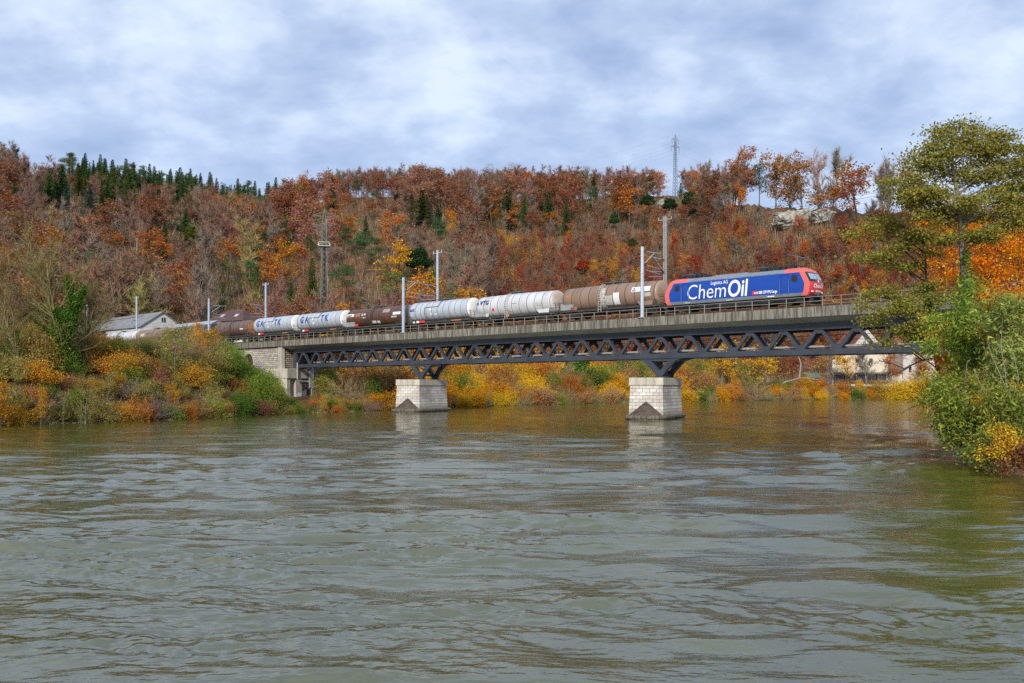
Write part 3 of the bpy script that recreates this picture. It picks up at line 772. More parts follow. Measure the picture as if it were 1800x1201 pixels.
        for dx in (-.28, .28):
            b.bar((hd[0]+dx, -.62, hd[2]+.04), (hd[0]+dx, .62, hd[2]+.04), .06, .05)
            for sy in (-1, 1): b.bar((hd[0]+dx, sy*.62, hd[2]+.04), (hd[0]+dx, sy*.9, hd[2]-.12), .05, .04)
        b.bar((hd[0]-.3, -.35, hd[2]), (hd[0]+.3, -.35, hd[2]), .05, .05); b.bar((hd[0]-.3, .35, hd[2]), (hd[0]+.3, .35, hd[2]), .05, .05)
        b.build('collector_head', M_dark, p)
    panto(HL-3.2, 1, True); panto(-HL+3.4, -1, False); panto(HL-5.5, -1, False)
    b = MB(); b.cyl((HL-1.9, -.3, 3.9), (HL-1.9, -.3, 4.15), .04, n=6); b.box(HL-2.1, HL-1.75, -.4, -.2, 3.9, 3.96); b.build('horn', Mw, root)
    # lettering on the near side
    C = (s0+s1)/2
    X = lambda u: s_of(u, WT-1.5)-C
    yl = -1.4955
    k = (X(1277)-X(1207))
    me = text_mesh('Chem', 1.); wch = max(v.co.x for v in me.vertices)-min(v.co.x for v in me.vertices)
    sz = 2.38
    me = text_mesh('Chem', sz, shear=.10, offset=-.016); wch = max(v.co.x for v in me.vertices)
    sc = k/wch
    o = flat_text('Chem', sz, Mw, root, SIDE(X(1206), yl, 1.40)@Matrix.Diagonal((sc, 1, 1, 1)), 'lettering', shear=.10, offset=-.016)
    k2 = X(1315)-X(1278)
    me = text_mesh('Oil', sz, shear=.12, offset=.045); w2 = max(v.co.x for v in me.vertices)
    flat_text('Oil', sz*1.06, Mw, root, SIDE(X(1278), yl, 1.40)@Matrix.Diagonal((k2/w2/1.06, 1, 1, 1)), 'lettering', shear=.12, offset=.045)
    me = text_mesh('Logistics AG', .56); w3 = max(v.co.x for v in me.vertices)
    flat_text('Logistics AG', .56, Mw, root, SIDE(X(1249), yl, 2.86)@Matrix.Diagonal(((X(1279)-X(1249))/w3, 1, 1, 1)), 'lettering', shear=.1, offset=.004)
    me = text_mesh('SBB CFF FFS Cargo', .42); w4 = max(v.co.x for v in me.vertices)
    flat_text('SBB CFF FFS Cargo', .42, Mw, root, SIDE(X(1333.5), yl, 1.44)@Matrix.Diagonal(((X(1366)-X(1333.5))/w4, 1, 1, 1)), 'lettering', offset=.012)
    b = MB(); b.box(X(1322), X(1332), yl-.006, yl, 1.38, 1.76); lg = b.build('logo_panel', paint('logo red', (.62, .02, .02), .4), root)
    b = MB(); xm = X(1329); y = yl-.012
    b.box(xm-.16, xm+.16, y, y+.005, 1.545, 1.595); b.box(xm-.03, xm+.03, y, y+.005, 1.46, 1.68)
    for sg in (-1, 1): b.prism([(xm+sg*.16, 1.47), (xm+sg*.28, 1.57), (xm+sg*.16, 1.67), (xm+sg*.10, 1.67), (xm+sg*.19, 1.57), (xm+sg*.10, 1.47)], y, y+.005)
    b.build('emblem', Mw, lg)
    for u0, u1, z0, z1 in ((1349, 1361, 1.02, 1.12), (1325, 1341, 1.04, 1.1), (1276, 1287, 1.0, 1.05), (1204, 1212, 1.02, 1.07)):
        b = MB(); b.box(X(u0), X(u1), yl-.002, yl+.06, z0, z1); b.build('data_plate', Mw if u0 != 1325 else paint('ochre plate', (.35, .2, .06), .5), root)
    # lettering on the nose
    def nose(txt, size, z, wd, off):
        me = text_mesh(txt, size, offset=off, align='CENTER')
        ww = max(v.co.x for v in me.vertices)-min(v.co.x for v in me.vertices); kx = wd/ww
        for v in me.vertices:
            t = v.co.x*kx/1.49; p = fpz(t, z+v.co.y); v.co = p
        me.materials.clear(); me.materials.append(Mw); link(bpy.data.objects.new('lettering', me), root)
    def fpz(t, z):
        i = max(k for k in range(len(zs)-1) if zs[k] <= z); f = (z-zs[i])/(zs[i+1]-zs[i])
        h = hw[i]*(1-f)+hw[i+1]*f; x = xf[i]*(1-f)+xf[i+1]*f; bu = bl[i]*(1-f)+bl[i+1]*f
        return Vector((np.interp(abs(t), [0, .5, .9, 1], [x+bu, x+bu*.75, x+.02, x-.12])+.03, t*1.49, z))
    nose('ChemOil', .52, 1.75, 2.1, .012); nose('482 009-8', .26, 1.3, 1.15, .012)
    b = MB(); v0 = fpz(-.85, 1.62); 
    return root
loco()
# ------------------------------------------------------------------ tank wagons
MW = paint('white stencil paint', (.74, .73, .70), .55, 0, .1, 3)
MBL = paint('dark blue stencil paint', (.012, .05, .26), .5, 0, .1)
MNV = paint('navy stencil paint', (.02, .02, .13), .5, 0, .1)
MRD = paint('red plate', (.75, .03, .02), .5, 0, .1)
MOR = paint('orange marking', (.60, .20, .03), .6, 0, .2)
MPL = paint('dirty data plate', (.50, .49, .45), .6, 0, .25, 3, .4)
M_under = paint('grimy underframe', (.018, .016, .015), .8, 0, .35, 2)
M_under2 = paint('dusty sill steel', (.05, .043, .037), .8, 0, .35, 2)
M_plat = paint('platform steel', (.13, .13, .13), .6, .2, .3, 2)
M_seam = paint('dark seam', (.055, .042, .036), .7, 0, .3, 3)
M_seamb = paint('brown seam', (.028, .015, .012), .7, 0, .3, 3)
def tankpaint(name, c, top, low, dirt, metal=0., rough=.45):
    """tank skin: rain-washed colour with grime streaks running down and round"""
    m, nt, out = new_mat(name); T = NT(nt); o = T.n('TexCoord').outputs['Object']
    sx = T.n('SeparateXYZ'); T.l(o, sx.inputs[0])
    n1 = T.noise(o, .8, 5, .6, (1.4, .4, .4)); n2 = T.noise(o, .5, 3, .6)
    col = T.mix(T.ramp(n2, [(.35, 0.), (.65, 1.)]), c, top)
    col = T.mix(T.math('MULTIPLY', T.ramp(n1, [(.45, 0.), (.72, 1.)]), dirt), col, low)
    principled(T, out, col, rough, metal, .5); return m
P_lag = tankpaint('lagged pale blue grey', (.44, .48, .53), (.52, .55, .58), (.27, .27, .26), .3, .15)
P_end = tankpaint('chalky white end', (.74, .73, .70), (.66, .64, .60), (.45, .41, .36), .4, 0, .6)
P_sil = tankpaint('silver grey tank', (.56, .56, .56), (.65, .65, .65), (.30, .27, .24), .4, .15)
P_tan = tankpaint('grey brown tank', (.24, .155, .105), (.27, .18, .125), (.10, .065, .045), .4)
P_brn = tankpaint('dark brown tank', (.095, .045, .03), (.12, .055, .033), (.035, .02, .016), .6)
P_gbn = tankpaint('dull brown tank', (.13, .075, .055), (.16, .09, .065), (.045, .03, .025), .6)
P_ora = tankpaint('ochre brown band', (.30, .13, .045), (.33, .15, .055), (.12, .06, .03), .4)
P_cre = tankpaint('dusty beige end', (.36, .30, .25), (.31, .26, .21), (.12, .09, .07), .6)
P_tne = tankpaint('rusty tan end', (.32, .21, .14), (.42, .31, .22), (.16, .10, .07), .5)
P_sle = tankpaint('silver end with rust', (.52, .50, .48), (.42, .32, .24), (.30, .20, .14), .6)
P_blk = tankpaint('near black tank', (.03, .03, .034), (.045, .045, .05), (.02, .018, .016), .5)
def wagon(u0, u1, label, skin, endm, seam, kind, Rt=1.5, zc=2.6, texts=(), nseam=11, back_end=None):
    w = WT-.9; s0, s1 = s_of(u0, w), s_of(u1, w); L = s1-s0; C = (s0+s1)/2
    root = empty('tank_wagon', B(C, WT, RAIL), TH); tag(root, label, 'tank wagon', 'tank wagons behind the locomotive')
    h = L/2-.55
    sag = .10 if kind == 'slope' else 0.
    e = .42 if kind == 'slope' else .28
    prof = []
    for k in range(6): a = math.pi/2*k/5; prof.append((-h+e-e*math.cos(a), Rt*math.sin(a) if k else .02))
    prof += [(-h+e+.5, Rt), (0, Rt+sag), (h-e-.5, Rt)]
    for k in range(5, -1, -1): a = math.pi/2*k/5; prof.append((h-e+e*math.cos(a), Rt*math.sin(a) if k else .02))
    mats = [2]*5+[0]*4+[1]*5
    b = MB(); b.lathe(prof, 'x', 36, (0, 0, zc), mats=mats)
    tank = b.build('tank', [skin, endm, back_end or endm], root, smooth=True)
    def rad(x): return Rt+sag*max(0, 1-abs(x)/(h-e-.5))
    b = MB()
    for k in range(nseam):
        x = -h+e+.12+(2*h-2*e-.24)*k/(nseam-1); r = rad(x)
        b.lathe([(x-.034, r-.01), (x-.034, r+.008), (x+.034, r+.008), (x+.034, r-.01)], 'x', 36, (0, 0, zc))
    b.build('seams', seam, root, smooth=True)
    # top gangway
    b = MB(); zt = zc+Rt+sag
    b.box(-1.5, 1.3, -.42, .42, zt+.14, zt+.19); b.cyl((0, 0, zt-.1), (0, 0, zt+.32), .3, n=12)
    for x in (-1.4, -.1, 1.2):
        for y in (-.4, .4): b.bar((x, y, zt-.1), (x, y, zt+.17), .05, .05)
    b.bar((-1.6, -.45, zt+.24), (1.6, -.45, zt+.24), .04, .04); b.bar((-1.6, .45, zt+.24), (1.6, .45, zt+.24), .04, .04)
    b.build('gangway', M_plat, root)
    # ladder bent round the tank, both sides
    if kind in ('slope', 'plain'):
        xl = -.95 if kind == 'slope' else -.3
        for sy in (-1, 1):
            b = MB(); pts = []
            for k in range(9): a = R(62-k*11); pts.append((sy*(Rt+sag+.14)*math.cos(a), zc+(Rt+sag+.14)*math.sin(a)))
            pts = [(y, z) for y, z in pts if z > zc-.35]+[(sy*(Rt+.16), zc-.6), (sy*(Rt+.16), .75)]
            for xx in (xl-.22, xl+.22):
                for p, q in zip(pts[:-1], pts[1:]): b.bar((xx, p[0], p[1]), (xx, q[0], q[1]), .05, .04)
            acc = 0
            for p, q in zip(pts[:-1], pts[1:]):
                d = math.hypot(q[0]-p[0], q[1]-p[1]); k = max(1, round(d/.3))
                for i in range(k): t = i/k; b.bar((xl-.22, p[0]+(q[0]-p[0])*t, p[1]+(q[1]-p[1])*t), (xl+.22, p[0]+(q[0]-p[0])*t, p[1]+(q[1]-p[1])*t), .045, .04)
            b.build('ladder', MPL if kind == 'slope' else M_under2, root)
    else:
        b = MB(); xa, xb = -h*.42, h*.05; r = Rt+.05      # bracket pipe on the lagged tank
        def cy(x, a): return (x, -r*math.cos(R(a)), zc+r*math.sin(R(a)))
        b.bar(cy(xa, 20), cy(xb, 20), .06, .05)
        for x in (xa, xb):
            s_ = 1 if x == xb else -1
            for a in range(20, 74, 9) if s_ > 0 else range(-52, 20, 9): b.bar(cy(x, a), cy(x, a+9), .06, .05)
        b.build('vent_pipe', M_seam, root)
    # underframe
    b = MB()
    for sy in (-1, 1): b.box(-L/2+.35, L/2-.35, sy*1.18-.06, sy*1.18+.06, .98, 1.22)
    b.box(-L/2+.35, -L/2+.5, -1.3, 1.3, .86, 1.24); b.box(L/2-.5, L/2-.35, -1.3, 1.3, .86, 1.24)
    b.box(-L/2+.5, L/2-.5, -.3, .3, .8, 1.1); b.box(-L/2+4.2, L/2-4.2, -.75, .75, .62, .97); b.build('underframe', M_under2, root)
    for x in (-L/2+2.3, L/2-2.3):
        b = MB()
        if kind == 'slope':
            for sy in (-1, 1): b.prism([(x-.95, 1.22), (x+.75, 1.22), (x+.9, 1.75), (x-1.7, 1.95)], sy*1.16-.05, sy*1.16+.05)
        b.box(x-.5, x+.5, -1.1, 1.1, 1.0, 1.5)
        b.build('saddle', skin if kind == 'slope' else M_under, root)
    b = MB()
    for x in (-1.9, .6): b.cyl((x, -.6, .75), (x+1.1, -.6, .75), .2, n=10); b.box(x-.1, x+.9, .4, .9, .5, .95)
    b.box(-.15, .15, -1.3, -1.2, .6, 1.0); b.cyl((0, -1.0, .7), (0, -1.3, .7), .09, n=8); b.cyl((0, 0, zc-Rt), (0, 0, .6), .14, n=8)
    b.bar((-L/2+3.5, -1.0, .8), (L/2-3.5, -1.0, .72), .06, .06); b.build('brake_gear', M_under, root)
    for sx in (-1, 1):
        bg = empty('bogie', (sx*(L/2-2.45), 0, 0), 0, root)
        for sy in (-1, 1):
            b = MB(); b.prism([(-1.3, .42), (-.6, .42), (-.35, .3), (.35, .3), (.6, .42), (1.3, .42), (1.35, .66), (.5, .82), (-.5, .82), (-1.35, .66)], sy*1.0-.07, sy*1.0+.07)
            for x in (-.9, .9): b.box(x-.18, x+.18, sy*1.12-.1, sy*1.12+.1, .3, .62); b.cyl((x-.3, sy*1.08, .6), (x-.3, sy*1.08, .84), .09, n=8); b.cyl((x+.3, sy*1.08, .6), (x+.3, sy*1.08, .84), .09, n=8)
            b.build('bogie_frame', M_under, bg)
        for x in (-.9, .9):
            b = MB()
            for sy in (-1, 1): b.cyl((x, sy*.69, .46), (x, sy*.82, .46), .46, n=20)
            b.cyl((x, -.69, .46), (x, .69, .46), .08, n=8); b.build('wheelset', M_under2, bg)
        for sy in (-1, 1):
            b = MB(); b.cyl((sx*(L/2-.4), sy*.875, 1.05), (sx*(L/2-.08), sy*.875, 1.05), .1, n=10); b.cyl((sx*(L/2-.08), sy*.875, 1.05), (sx*(L/2-.01), sy*.875, 1.05), .22, n=14); b.build('buffer', M_under, root)
        if kind == 'lag' and sx > 0 or kind != 'lag' and sx > 0:
            b = MB(); x0, x1 = L/2-.62, L/2-.36
            for x in (x0-.75, x1):
                for y in (-1.25, -.5, .5, 1.25): b.bar((x, y, 1.22), (x, y, 2.35), .045, .045)
            for z in (1.75, 2.35):
                for y in (-1.25, 1.25): b.bar((x0-.75, y, z), (x1, y, z), .04, .04)
                b.bar((x1, -1.25, z), (x1, 1.25, z), .04, .04)
            b.box(x0-.8, x1+.02, -1.28, 1.28, 1.225, 1.26); b.build('end_platform', M_plat, root)
        b = MB(); b.lathe([(0, .01), (0, .3), (sx*.02, .3), (sx*.02, .24), (sx*.03, .24), (sx*.03, .01)], 'x', 18, (sx*(h-.02), -.35, zc+.0)); b.build('end_plate', endm, root)
    # plates, patches and lettering on the near side
    def patch(x0, x1, a0, a1, m, nm='data_plate', lift=.014):
        b = MB(); vs = []; k = 5; r = max(rad(x0), rad(x1))+lift
        for i in range(k+1):
            a = R(a0+(a1-a0)*i/k)
            for x in (x0, x1): vs.append((x, -r*math.cos(a), zc+r*math.sin(a)))
        b.add(vs, [(2*i, 2*i+1, 2*i+3, 2*i+2) for i in range(k)]); return b.build(nm, m, root)
    for t in texts:
        if t[0] == 'P': patch(*[t[1]*h, t[2]*h, t[3], t[4]], t[5])
        elif t[0] == 'T':
            _, tx, x, a, size, mm, off, wd = t
            me = text_mesh(tx, size, offset=off); ww = max(v.co.x for v in me.vertices)
            o = wrap_text(tx, size, mm, root, 0, R(a), rad(x*h)+.012, zc, offset=off)
            kx = wd/ww
            for v in o.data.vertices: v.co.x = x*h+v.co.x*kx
        elif t[0] == 'L':     # three-armed triangular emblem
            _, x, a, size, mm = t
            b = MB(); r = rad(x*h)+.026
            def q(px, pz): aa = R(a)+pz/r; return (x*h+px, -r*math.cos(aa), zc+r*math.sin(aa))
            S = size
            for k in range(3):
                c, s_ = math.cos(k*2*math.pi/3), math.sin(k*2*math.pi/3)
                pl = [(-.14, .55), (.14, .55), (.34, .12), (.16, .02), (0, .34), (-.16, .02), (-.34, .12)]
                pl = [((px*.62*c-(pz-.0)*.62*s_)*S*1.5, (px*.62*s_+pz*.62*c)*S*1.5+S*.35) for px, pz in pl]
                b.add([q(*p) for p in pl], [(0, 1, 2, 3, 4), (0, 4, 5, 6)])
            b.build('emblem', mm, root)
        elif t[0] == 'B':     # box or plate standing on the sill
            _, x0, x1, z0, z1, mm = t
            b = MB(); b.box(x0*h, x1*h, -1.36, -1.28, z0, z1); b.build('data_plate' if z1-z0 < .6 else 'control_box', mm, root)
    return root
M_box = paint('grey control box', (.33, .34, .33), .55, .2, .35, 4, .3)
wagon(984, 1168, 'grey brown tank wagon coupled directly behind the blue locomotive', P_tan, P_tne, M_seamb, 'slope', texts=(
    ('P', .50, .86, 8, 31, MW), ('L', .55, 11, .52, MNV), ('T', 'VTG', .60, 11, .74, MNV, .05, 1.6), ('P', .72, .87, -16, 1, MPL),
    ('P', -.02, .12, -42, 2, MPL), ('P', .14, .26, -42, 12, MW), ('P', -.13, -.03, -55, 40, MPL), ('T', 'CHEMOIL', -.88, 10, .26, MOR, .012, 1.0), ('B', -1.0, -.72, 1.25, 2.1, M_box), ('B', -.78, -.72, 1.28, 1.55, MRD)))
wagon(834, 983, 'long silver white tank wagon with navy lettering and a mid ladder', P_sil, P_sle, M_seam, 'slope', texts=(
    ('L', -.90, 10, .50, MNV), ('T', 'VTG', -.845, 10, .86, MNV, .055, 1.75), ('P', -.52, -.46, -26, -12, MRD), ('P', .53, .74, -17, 0, MPL), ('P', -.14, .0, -35, -24, MPL),
    ('T', 'FELDBINDER', .01, 2, .16, MNV, 0, .9), ('B', -1.0, -.72, 1.25, 2.35, M_box), ('B', -.16, -.10, 1.0, 1.4, MOR)))
wagon(718, 833, 'pale grey lagged tank wagon with a small blue word at its rear', P_lag, P_end, M_seam, 'lag', Rt=1.47, zc=2.74, texts=(
    ('T', 'GATX', -.93, 2, .5, MBL, .035, 1.1), ('P', -.26, -.21, 0, 14, MW), ('P', -.25, -.19, -28, -12, MW), ('P', -.1, -.02, -28, -18, MW), ('P', -.92, -.84, -24, -19, MW),
    ('B', -.62, -.44, 1.05, 1.35, MRD), ('B', -.72, -.64, 1.05, 1.35, MW), ('B', -.84, -.78, 1.05, 1.3, MW), ('B', .45, .75, 1.02, 1.14, MOR)))
wagon(609, 717, 'dark brown tank wagon with a white plate and a tall ladder', P_brn, P_cre, M_seamb, 'plain', nseam=6, texts=(
    ('P', -.95, -.70, 8, 26, MW), ('P', -.70, -.46, 6, 28, P_ora), ('T', 'ERMEWA', -.93, 10, .34, P_brn, .02, 1.3), ('T', '33 84', -.42, 10, .5, MW, .01, 1.1), ('T', '7 843', -.40, -8, .36, MW, .0, 1.0),
    ('P', .32, .55, 18, 42, P_cre), ('P', .68, .93, 0, 16, MW), ('P', .62, .80, -16, -6, MPL), ('P', -.08, .07, -44, -26, MW), ('P', .10, .2, -46, -28, MW), ('B', -1.0, -.68, 1.25, 2.0, M_box), ('B', -.66, -.56, 1.25, 1.6, MRD)))
GA = (('T', 'G', -.80, -7, 1.55, MBL, .06, 1.0), ('T', 'A', -.58, -7, 1.55, MBL, .06, .95), ('T', 'T', .12, -7, 1.55, MBL, .06, .85), ('T', 'K', .30, -7, 1.55, MBL, .06, 1.0), ('P', -.26, -.2, 6, 18, MW), ('P', -.25, -.16, -24, -8, MW),
      ('B', -.60, -.46, 1.05, 1.35, MRD), ('B', -.72, -.64, 1.05, 1.35, MW), ('B', .5, .75, 1.02, 1.14, MOR))
wagon(522, 608, 'pale grey lagged tank wagon with big blue letters, coupled to the dark brown wagon', P_lag, P_end, M_seam, 'lag', Rt=1.47, zc=2.74, texts=GA)
wagon(446, 521, 'pale grey lagged tank wagon with big blue letters, next to the ochre banded wagon', P_lag, P_end, M_seam, 'lag', Rt=1.47, zc=2.74, texts=GA)
wagon(379, 445, 'brown tank wagon with an ochre end band and a white hoop near the green ivy', P_gbn, P_ora, M_seamb, 'plain', nseam=8, texts=(
    ('P', .76, .99, -70, 88, P_ora), ('P', -.36, -.31, -75, 88, P_cre), ('P', .5, .68, -12, -3, MW), ('P', -.78, -.66, -6, 6, MBL)))
wagon(306, 378, 'dull grey tank wagon mostly hidden behind bare shrubs beside the ochre banded wagon', P_blk, P_blk, M_seamb, 'lag', nseam=7)
wagon(240, 305, 'tan tank wagon with white letters above the concrete wall', P_tan, P_tne, M_seamb, 'lag', nseam=9, texts=(('T', 'HES', -.66, -4, 1.0, MW, .03, 2.3),))
wagon(186, 239, 'weathered silver tank wagon half hidden behind brown bushes', P_sil, P_end, M_seam, 'plain', nseam=4)
wagon(136, 185, 'black tank wagon at the rear of the train behind the ivy-clad tree', P_blk, P_blk, M_seamb, 'lag', nseam=4)
# ------------------------------------------------------------------ plants: shared pieces
F_leaf = foliage('autumn leaves', .3)
F_need = foliage('conifer needles', .15, .55, 1.4, .02)
F_twig = foliage('bare twigs', .0, .75, 1.3, .015)
BK_grey = bark('grey bark', (.10, .085, .07), (.24, .21, .175))
BK_pale = bark('pale bark', (.17, .15, .125), (.34, .30, .25))
BK_dark = bark('dark bark', (.035, .028, .022), (.09, .075, .06))
BK_pine = bark('reddish pine bark', (.16, .085, .05), (.28, .17, .11))
def tubes(segs, sides=5):
    """segs: list of (p, q, r0, r1) -> prism chunk"""
    P = np.array([s[0] for s in segs], float); Q = np.array([s[1] for s in segs], float)
    r0 = np.array([s[2] for s in segs])[:, None]; r1 = np.array([s[3] for s in segs])[:, None]
    D = Q-P; D /= np.linalg.norm(D, axis=1, keepdims=True)+1e-9
    ref = np.where(np.abs(D[:, 2:3]) > .9, np.array([[1., 0, 0]]), np.array([[0, 0, 1.]]))
    X = np.cross(D, ref); X /= np.linalg.norm(X, axis=1, keepdims=True)+1e-9; Yv = np.cross(D, X)
    vs = []
    for base, r in ((P, r0), (Q, r1)):
        for k in range(sides):
            a = 2*math.pi*k/sides; vs.append(base+(X*math.cos(a)+Yv*math.sin(a))*r)
    V = np.stack(vs, 1).reshape(-1, 3); n = len(segs); o = np.arange(n)[:, None]*2*sides
    f = [np.concatenate([o+k, o+(k+1) % sides, o+sides+(k+1) % sides, o+sides+k], 1) for k in range(sides)]
    return V, np.concatenate(f)
def unit(rg, n):
    v = rg.normal(size=(n, 3)); return v/np.linalg.norm(v, axis=1, keepdims=True)
def leaves(C, size, rg, flat=.5, aspect=.55, droop=None):
    """diamond leaves at C; flat > 0 leans them towards lying level"""
    n = len(C); U = unit(rg, n); U[:, 2] *= (1-flat*.7)
    if droop is not None: U = U*(1-droop)+np.array([0, 0, -1.])*droop
    U /= np.linalg.norm(U, axis=1, keepdims=True)+1e-9
    W = np.cross(U, unit(rg, n)); W /= np.linalg.norm(W, axis=1, keepdims=True)+1e-9
    s = (size*rg.uniform(.6, 1.35, n))[:, None] if np.isscalar(size) else (size*rg.uniform(.6, 1.35, n))[:, None]
    a = U*s; b = W*s*aspect
    V = np.stack([C-a*.5, C+b*.5, C+a*.5, C-b*.5], 1).reshape(-1, 3)
    return V, np.arange(4*n).reshape(n, 4)
def slivers(P, Q, w, rg):
    n = len(P); D = Q-P; W = np.cross(D, unit(rg, n)); W /= np.linalg.norm(W, axis=1, keepdims=True)+1e-9
    w = np.broadcast_to(np.asarray(w, float), (n,))[:, None]
    V = np.stack([P-W*w*.5, P+W*w*.5, Q], 1).reshape(-1, 3)
    return V, np.arange(3*n).reshape(n, 3)
def skeleton(rg, H, r0, fork=.35, levels=3, nb=6, ratio=.5, ang=40, up=.12, wobble=.12, lean=(0, 0), top=1., rad_ratio=.5):
    """recursive branches; returns segs (with level) and end twigs"""
    segs = []; ends = []
    def grow(p, d, L, r, lv):
        n = 5 if lv == 0 else (4 if lv == 1 else 3); q = p; rr = r
        for i in range(n):
            d = d+rg.normal(size=3)*wobble*(.5 if lv == 0 else 1); d[2] += up*(0 if lv == 0 else 1); d /= np.linalg.norm(d)
            nx = q+d*L/n; r2 = r*(1-(i+1)/n*(.75 if lv else .7)); segs.append((q, nx, rr, r2, lv)); q = nx; rr = r2
            if lv < levels:
                k = nb[lv]/n if isinstance(nb, (list, tuple)) else nb/n
                t = (i+1)/n
                if lv == 0 and t < fork: k = 0
                k = int(k+rg.random())
                for _ in range(k):
                    a = math.radians(ang*rg.uniform(.6, 1.3)); ph = rg.uniform(0, 2*math.pi)
                    x = np.cross(d, [.3, .5, .8]); x /= np.linalg.norm(x); y = np.cross(d, x)
                    nd = d*math.cos(a)+(x*math.cos(ph)+y*math.sin(ph))*math.sin(a)
                    pp = q-(d*L/n)*rg.uniform(0, .9)
                    grow(pp, nd, L*ratio*rg.uniform(.7, 1.25)*(1.15-.5*t if lv == 0 else 1), rr*rad_ratio*rg.uniform(.8, 1.2), lv+1)
        ends.append((q, d, lv, L))
    d0 = np.array([lean[0], lean[1], 1.]); d0 /= np.linalg.norm(d0)
    grow(np.zeros(3), d0, H*top, r0, 0)
    return segs, ends
def twig_fan(ends, rg, minlv, k, L, w, spread=.6):
    P = []; Q = []
    for q, d, lv, _ in ends:
        if lv < minlv: continue
        m = int(k+rg.random())
        for _ in range(m):
            v = d+rg.normal(size=3)*spread; v[2] += .15; v /= np.linalg.norm(v)
            st = q-d*rg.uniform(0, L*.6); P.append(st); Q.append(st+v*L*rg.uniform(.5, 1.3))
    return slivers(np.array(P), np.array(Q), w, rg)
PROTO = {}
def proto(kind, seed):
    rg = np.random.default_rng(seed)
    if kind == 'bare':                      # vase-shaped leafless broadleaf, 20 m
        segs, ends = skeleton(rg, 19, .27, .38, 3, (9, 5, 4), .42, 36, .16, .13)
        tv, tf = tubes([s[:4] for s in segs if s[4] <= 1], 4); t2v, t2f = tubes([(s[0], s[1], max(s[2], .045), max(s[3], .03)) for s in segs if s[4] >= 2], 3)
        sv, sf = twig_fan(ends, rg, 2, 8, 2.1, .12, .55)
        return [(tv, tf, 0), (t2v, t2f, 1), (sv, sf, 1)], [BK_pale if seed % 2 else BK_grey, F_twig]
    if kind == 'leafy':                     # broadleaf with a thinning autumn crown, 18 m
        segs, ends = skeleton(rg, 16.5, .30, .30, 2, (11, 5), .46, 50, .12, .14)
        tv, tf = tubes([s[:4] for s in segs if s[4] <= 1], 4); t2v, t2f = tubes([s[:4] for s in segs if s[4] >= 2], 3)
        C = []
        for q, d, lv, L in ends:
            if lv == 0: m = 30
            else: m = int(rg.uniform(14, 52))
            C.append(q+rg.normal(size=(m, 3))*np.array([.85, .85, .5]))
        C = np.concatenate(C); lv_, lf = leaves(C, .56, rg, .4, .75)
        sv, sf = twig_fan(ends, rg, 2, 1.2, 1.4, .07)
        return [(tv, tf, 0), (t2v, t2f, 0), (lv_, lf, 1), (sv, sf, 1)], [BK_grey if seed % 2 else BK_dark, F_leaf]
    if kind == 'sapling':                   # slim young beech holding dry leaves, 10 m
        segs, ends = skeleton(rg, 9.5, .09, .12, 2, (14, 4), .34, 48, .14, .10)
        tv, tf = tubes([s[:4] for s in segs if s[4] == 0], 4); t2v, t2f = tubes([(s[0], s[1], max(s[2], .03), max(s[3], .02)) for s in segs if s[4] >= 1], 3)
        C = np.concatenate([q+rg.normal(size=(int(rg.uniform(8, 24)), 3))*.5 for q, d, lv, L in ends])
        lv_, lf = leaves(C, .36, rg, .4, .6); sv, sf = twig_fan(ends, rg, 1, 4.5, 1.5, .07, .5)
        return [(tv, tf, 0), (t2v, t2f, 0), (lv_, lf, 1), (sv, sf, 1)], [BK_pale, F_leaf]
    if kind == 'spruce':                    # 22 m cone of drooping sprays
        H = 22; Rm = 4.9 if seed % 2 else 4.0; P = []; Q = []; W = []; segs = [((0, 0, 0), (0, 0, H*.6), .25, .14), ((0, 0, H*.6), (0, 0, H), .14, .02)]
        z = H*.08; lf_c = []
        while z < H-.2:
            t = z/H; L0 = Rm*(1-t)**.8*rg.uniform(.8, 1.1)+.15
            for k in range(int(7+8*(1-t))):
                a = rg.uniform(0, 6.283); L = L0*rg.uniform(.65, 1.12); dv = np.array([math.cos(a), math.sin(a), 0])
                dr = -.35+.5*t
                m = max(3, int(L*4.2))
                for i in range(m):
                    s = (i+.4)/m; c = np.array([0, 0, z])+dv*L*s+np.array([0, 0, dr*L*s+.25*L*s*s])
                    lf_c.append((c, dv, 1.0*(1.05-.5*s)))
            z += .50-.12*t
        C = np.array([c for c, d, s in lf_c]); D = np.array([d for c, d, s in lf_c]); S = np.array([s for c, d, s in lf_c])
        n = len(C); side = np.cross(D, [0, 0, 1.]); sg = rg.choice([-1., 1.], n)[:, None]
        tip = C+D*S[:, None]*.7+side*sg*S[:, None]*rg.uniform(.1, .9, n)[:, None]+np.array([0, 0, -1.])*(S*rg.uniform(.15, .75, n))[:, None]
        b1 = C+side*sg*S[:, None]*.05+np.array([0, 0, .08]); b2 = C+D*S[:, None]*.45+np.array([0, 0, .02])
        V = np.stack([b1, b2, tip], 1).reshape(-1, 3); f = np.arange(3*n).reshape(n, 3)
        tv, tf = tubes(segs, 5)
        return [(tv, tf, 0), (V, f, 1)], [BK_dark, F_need]
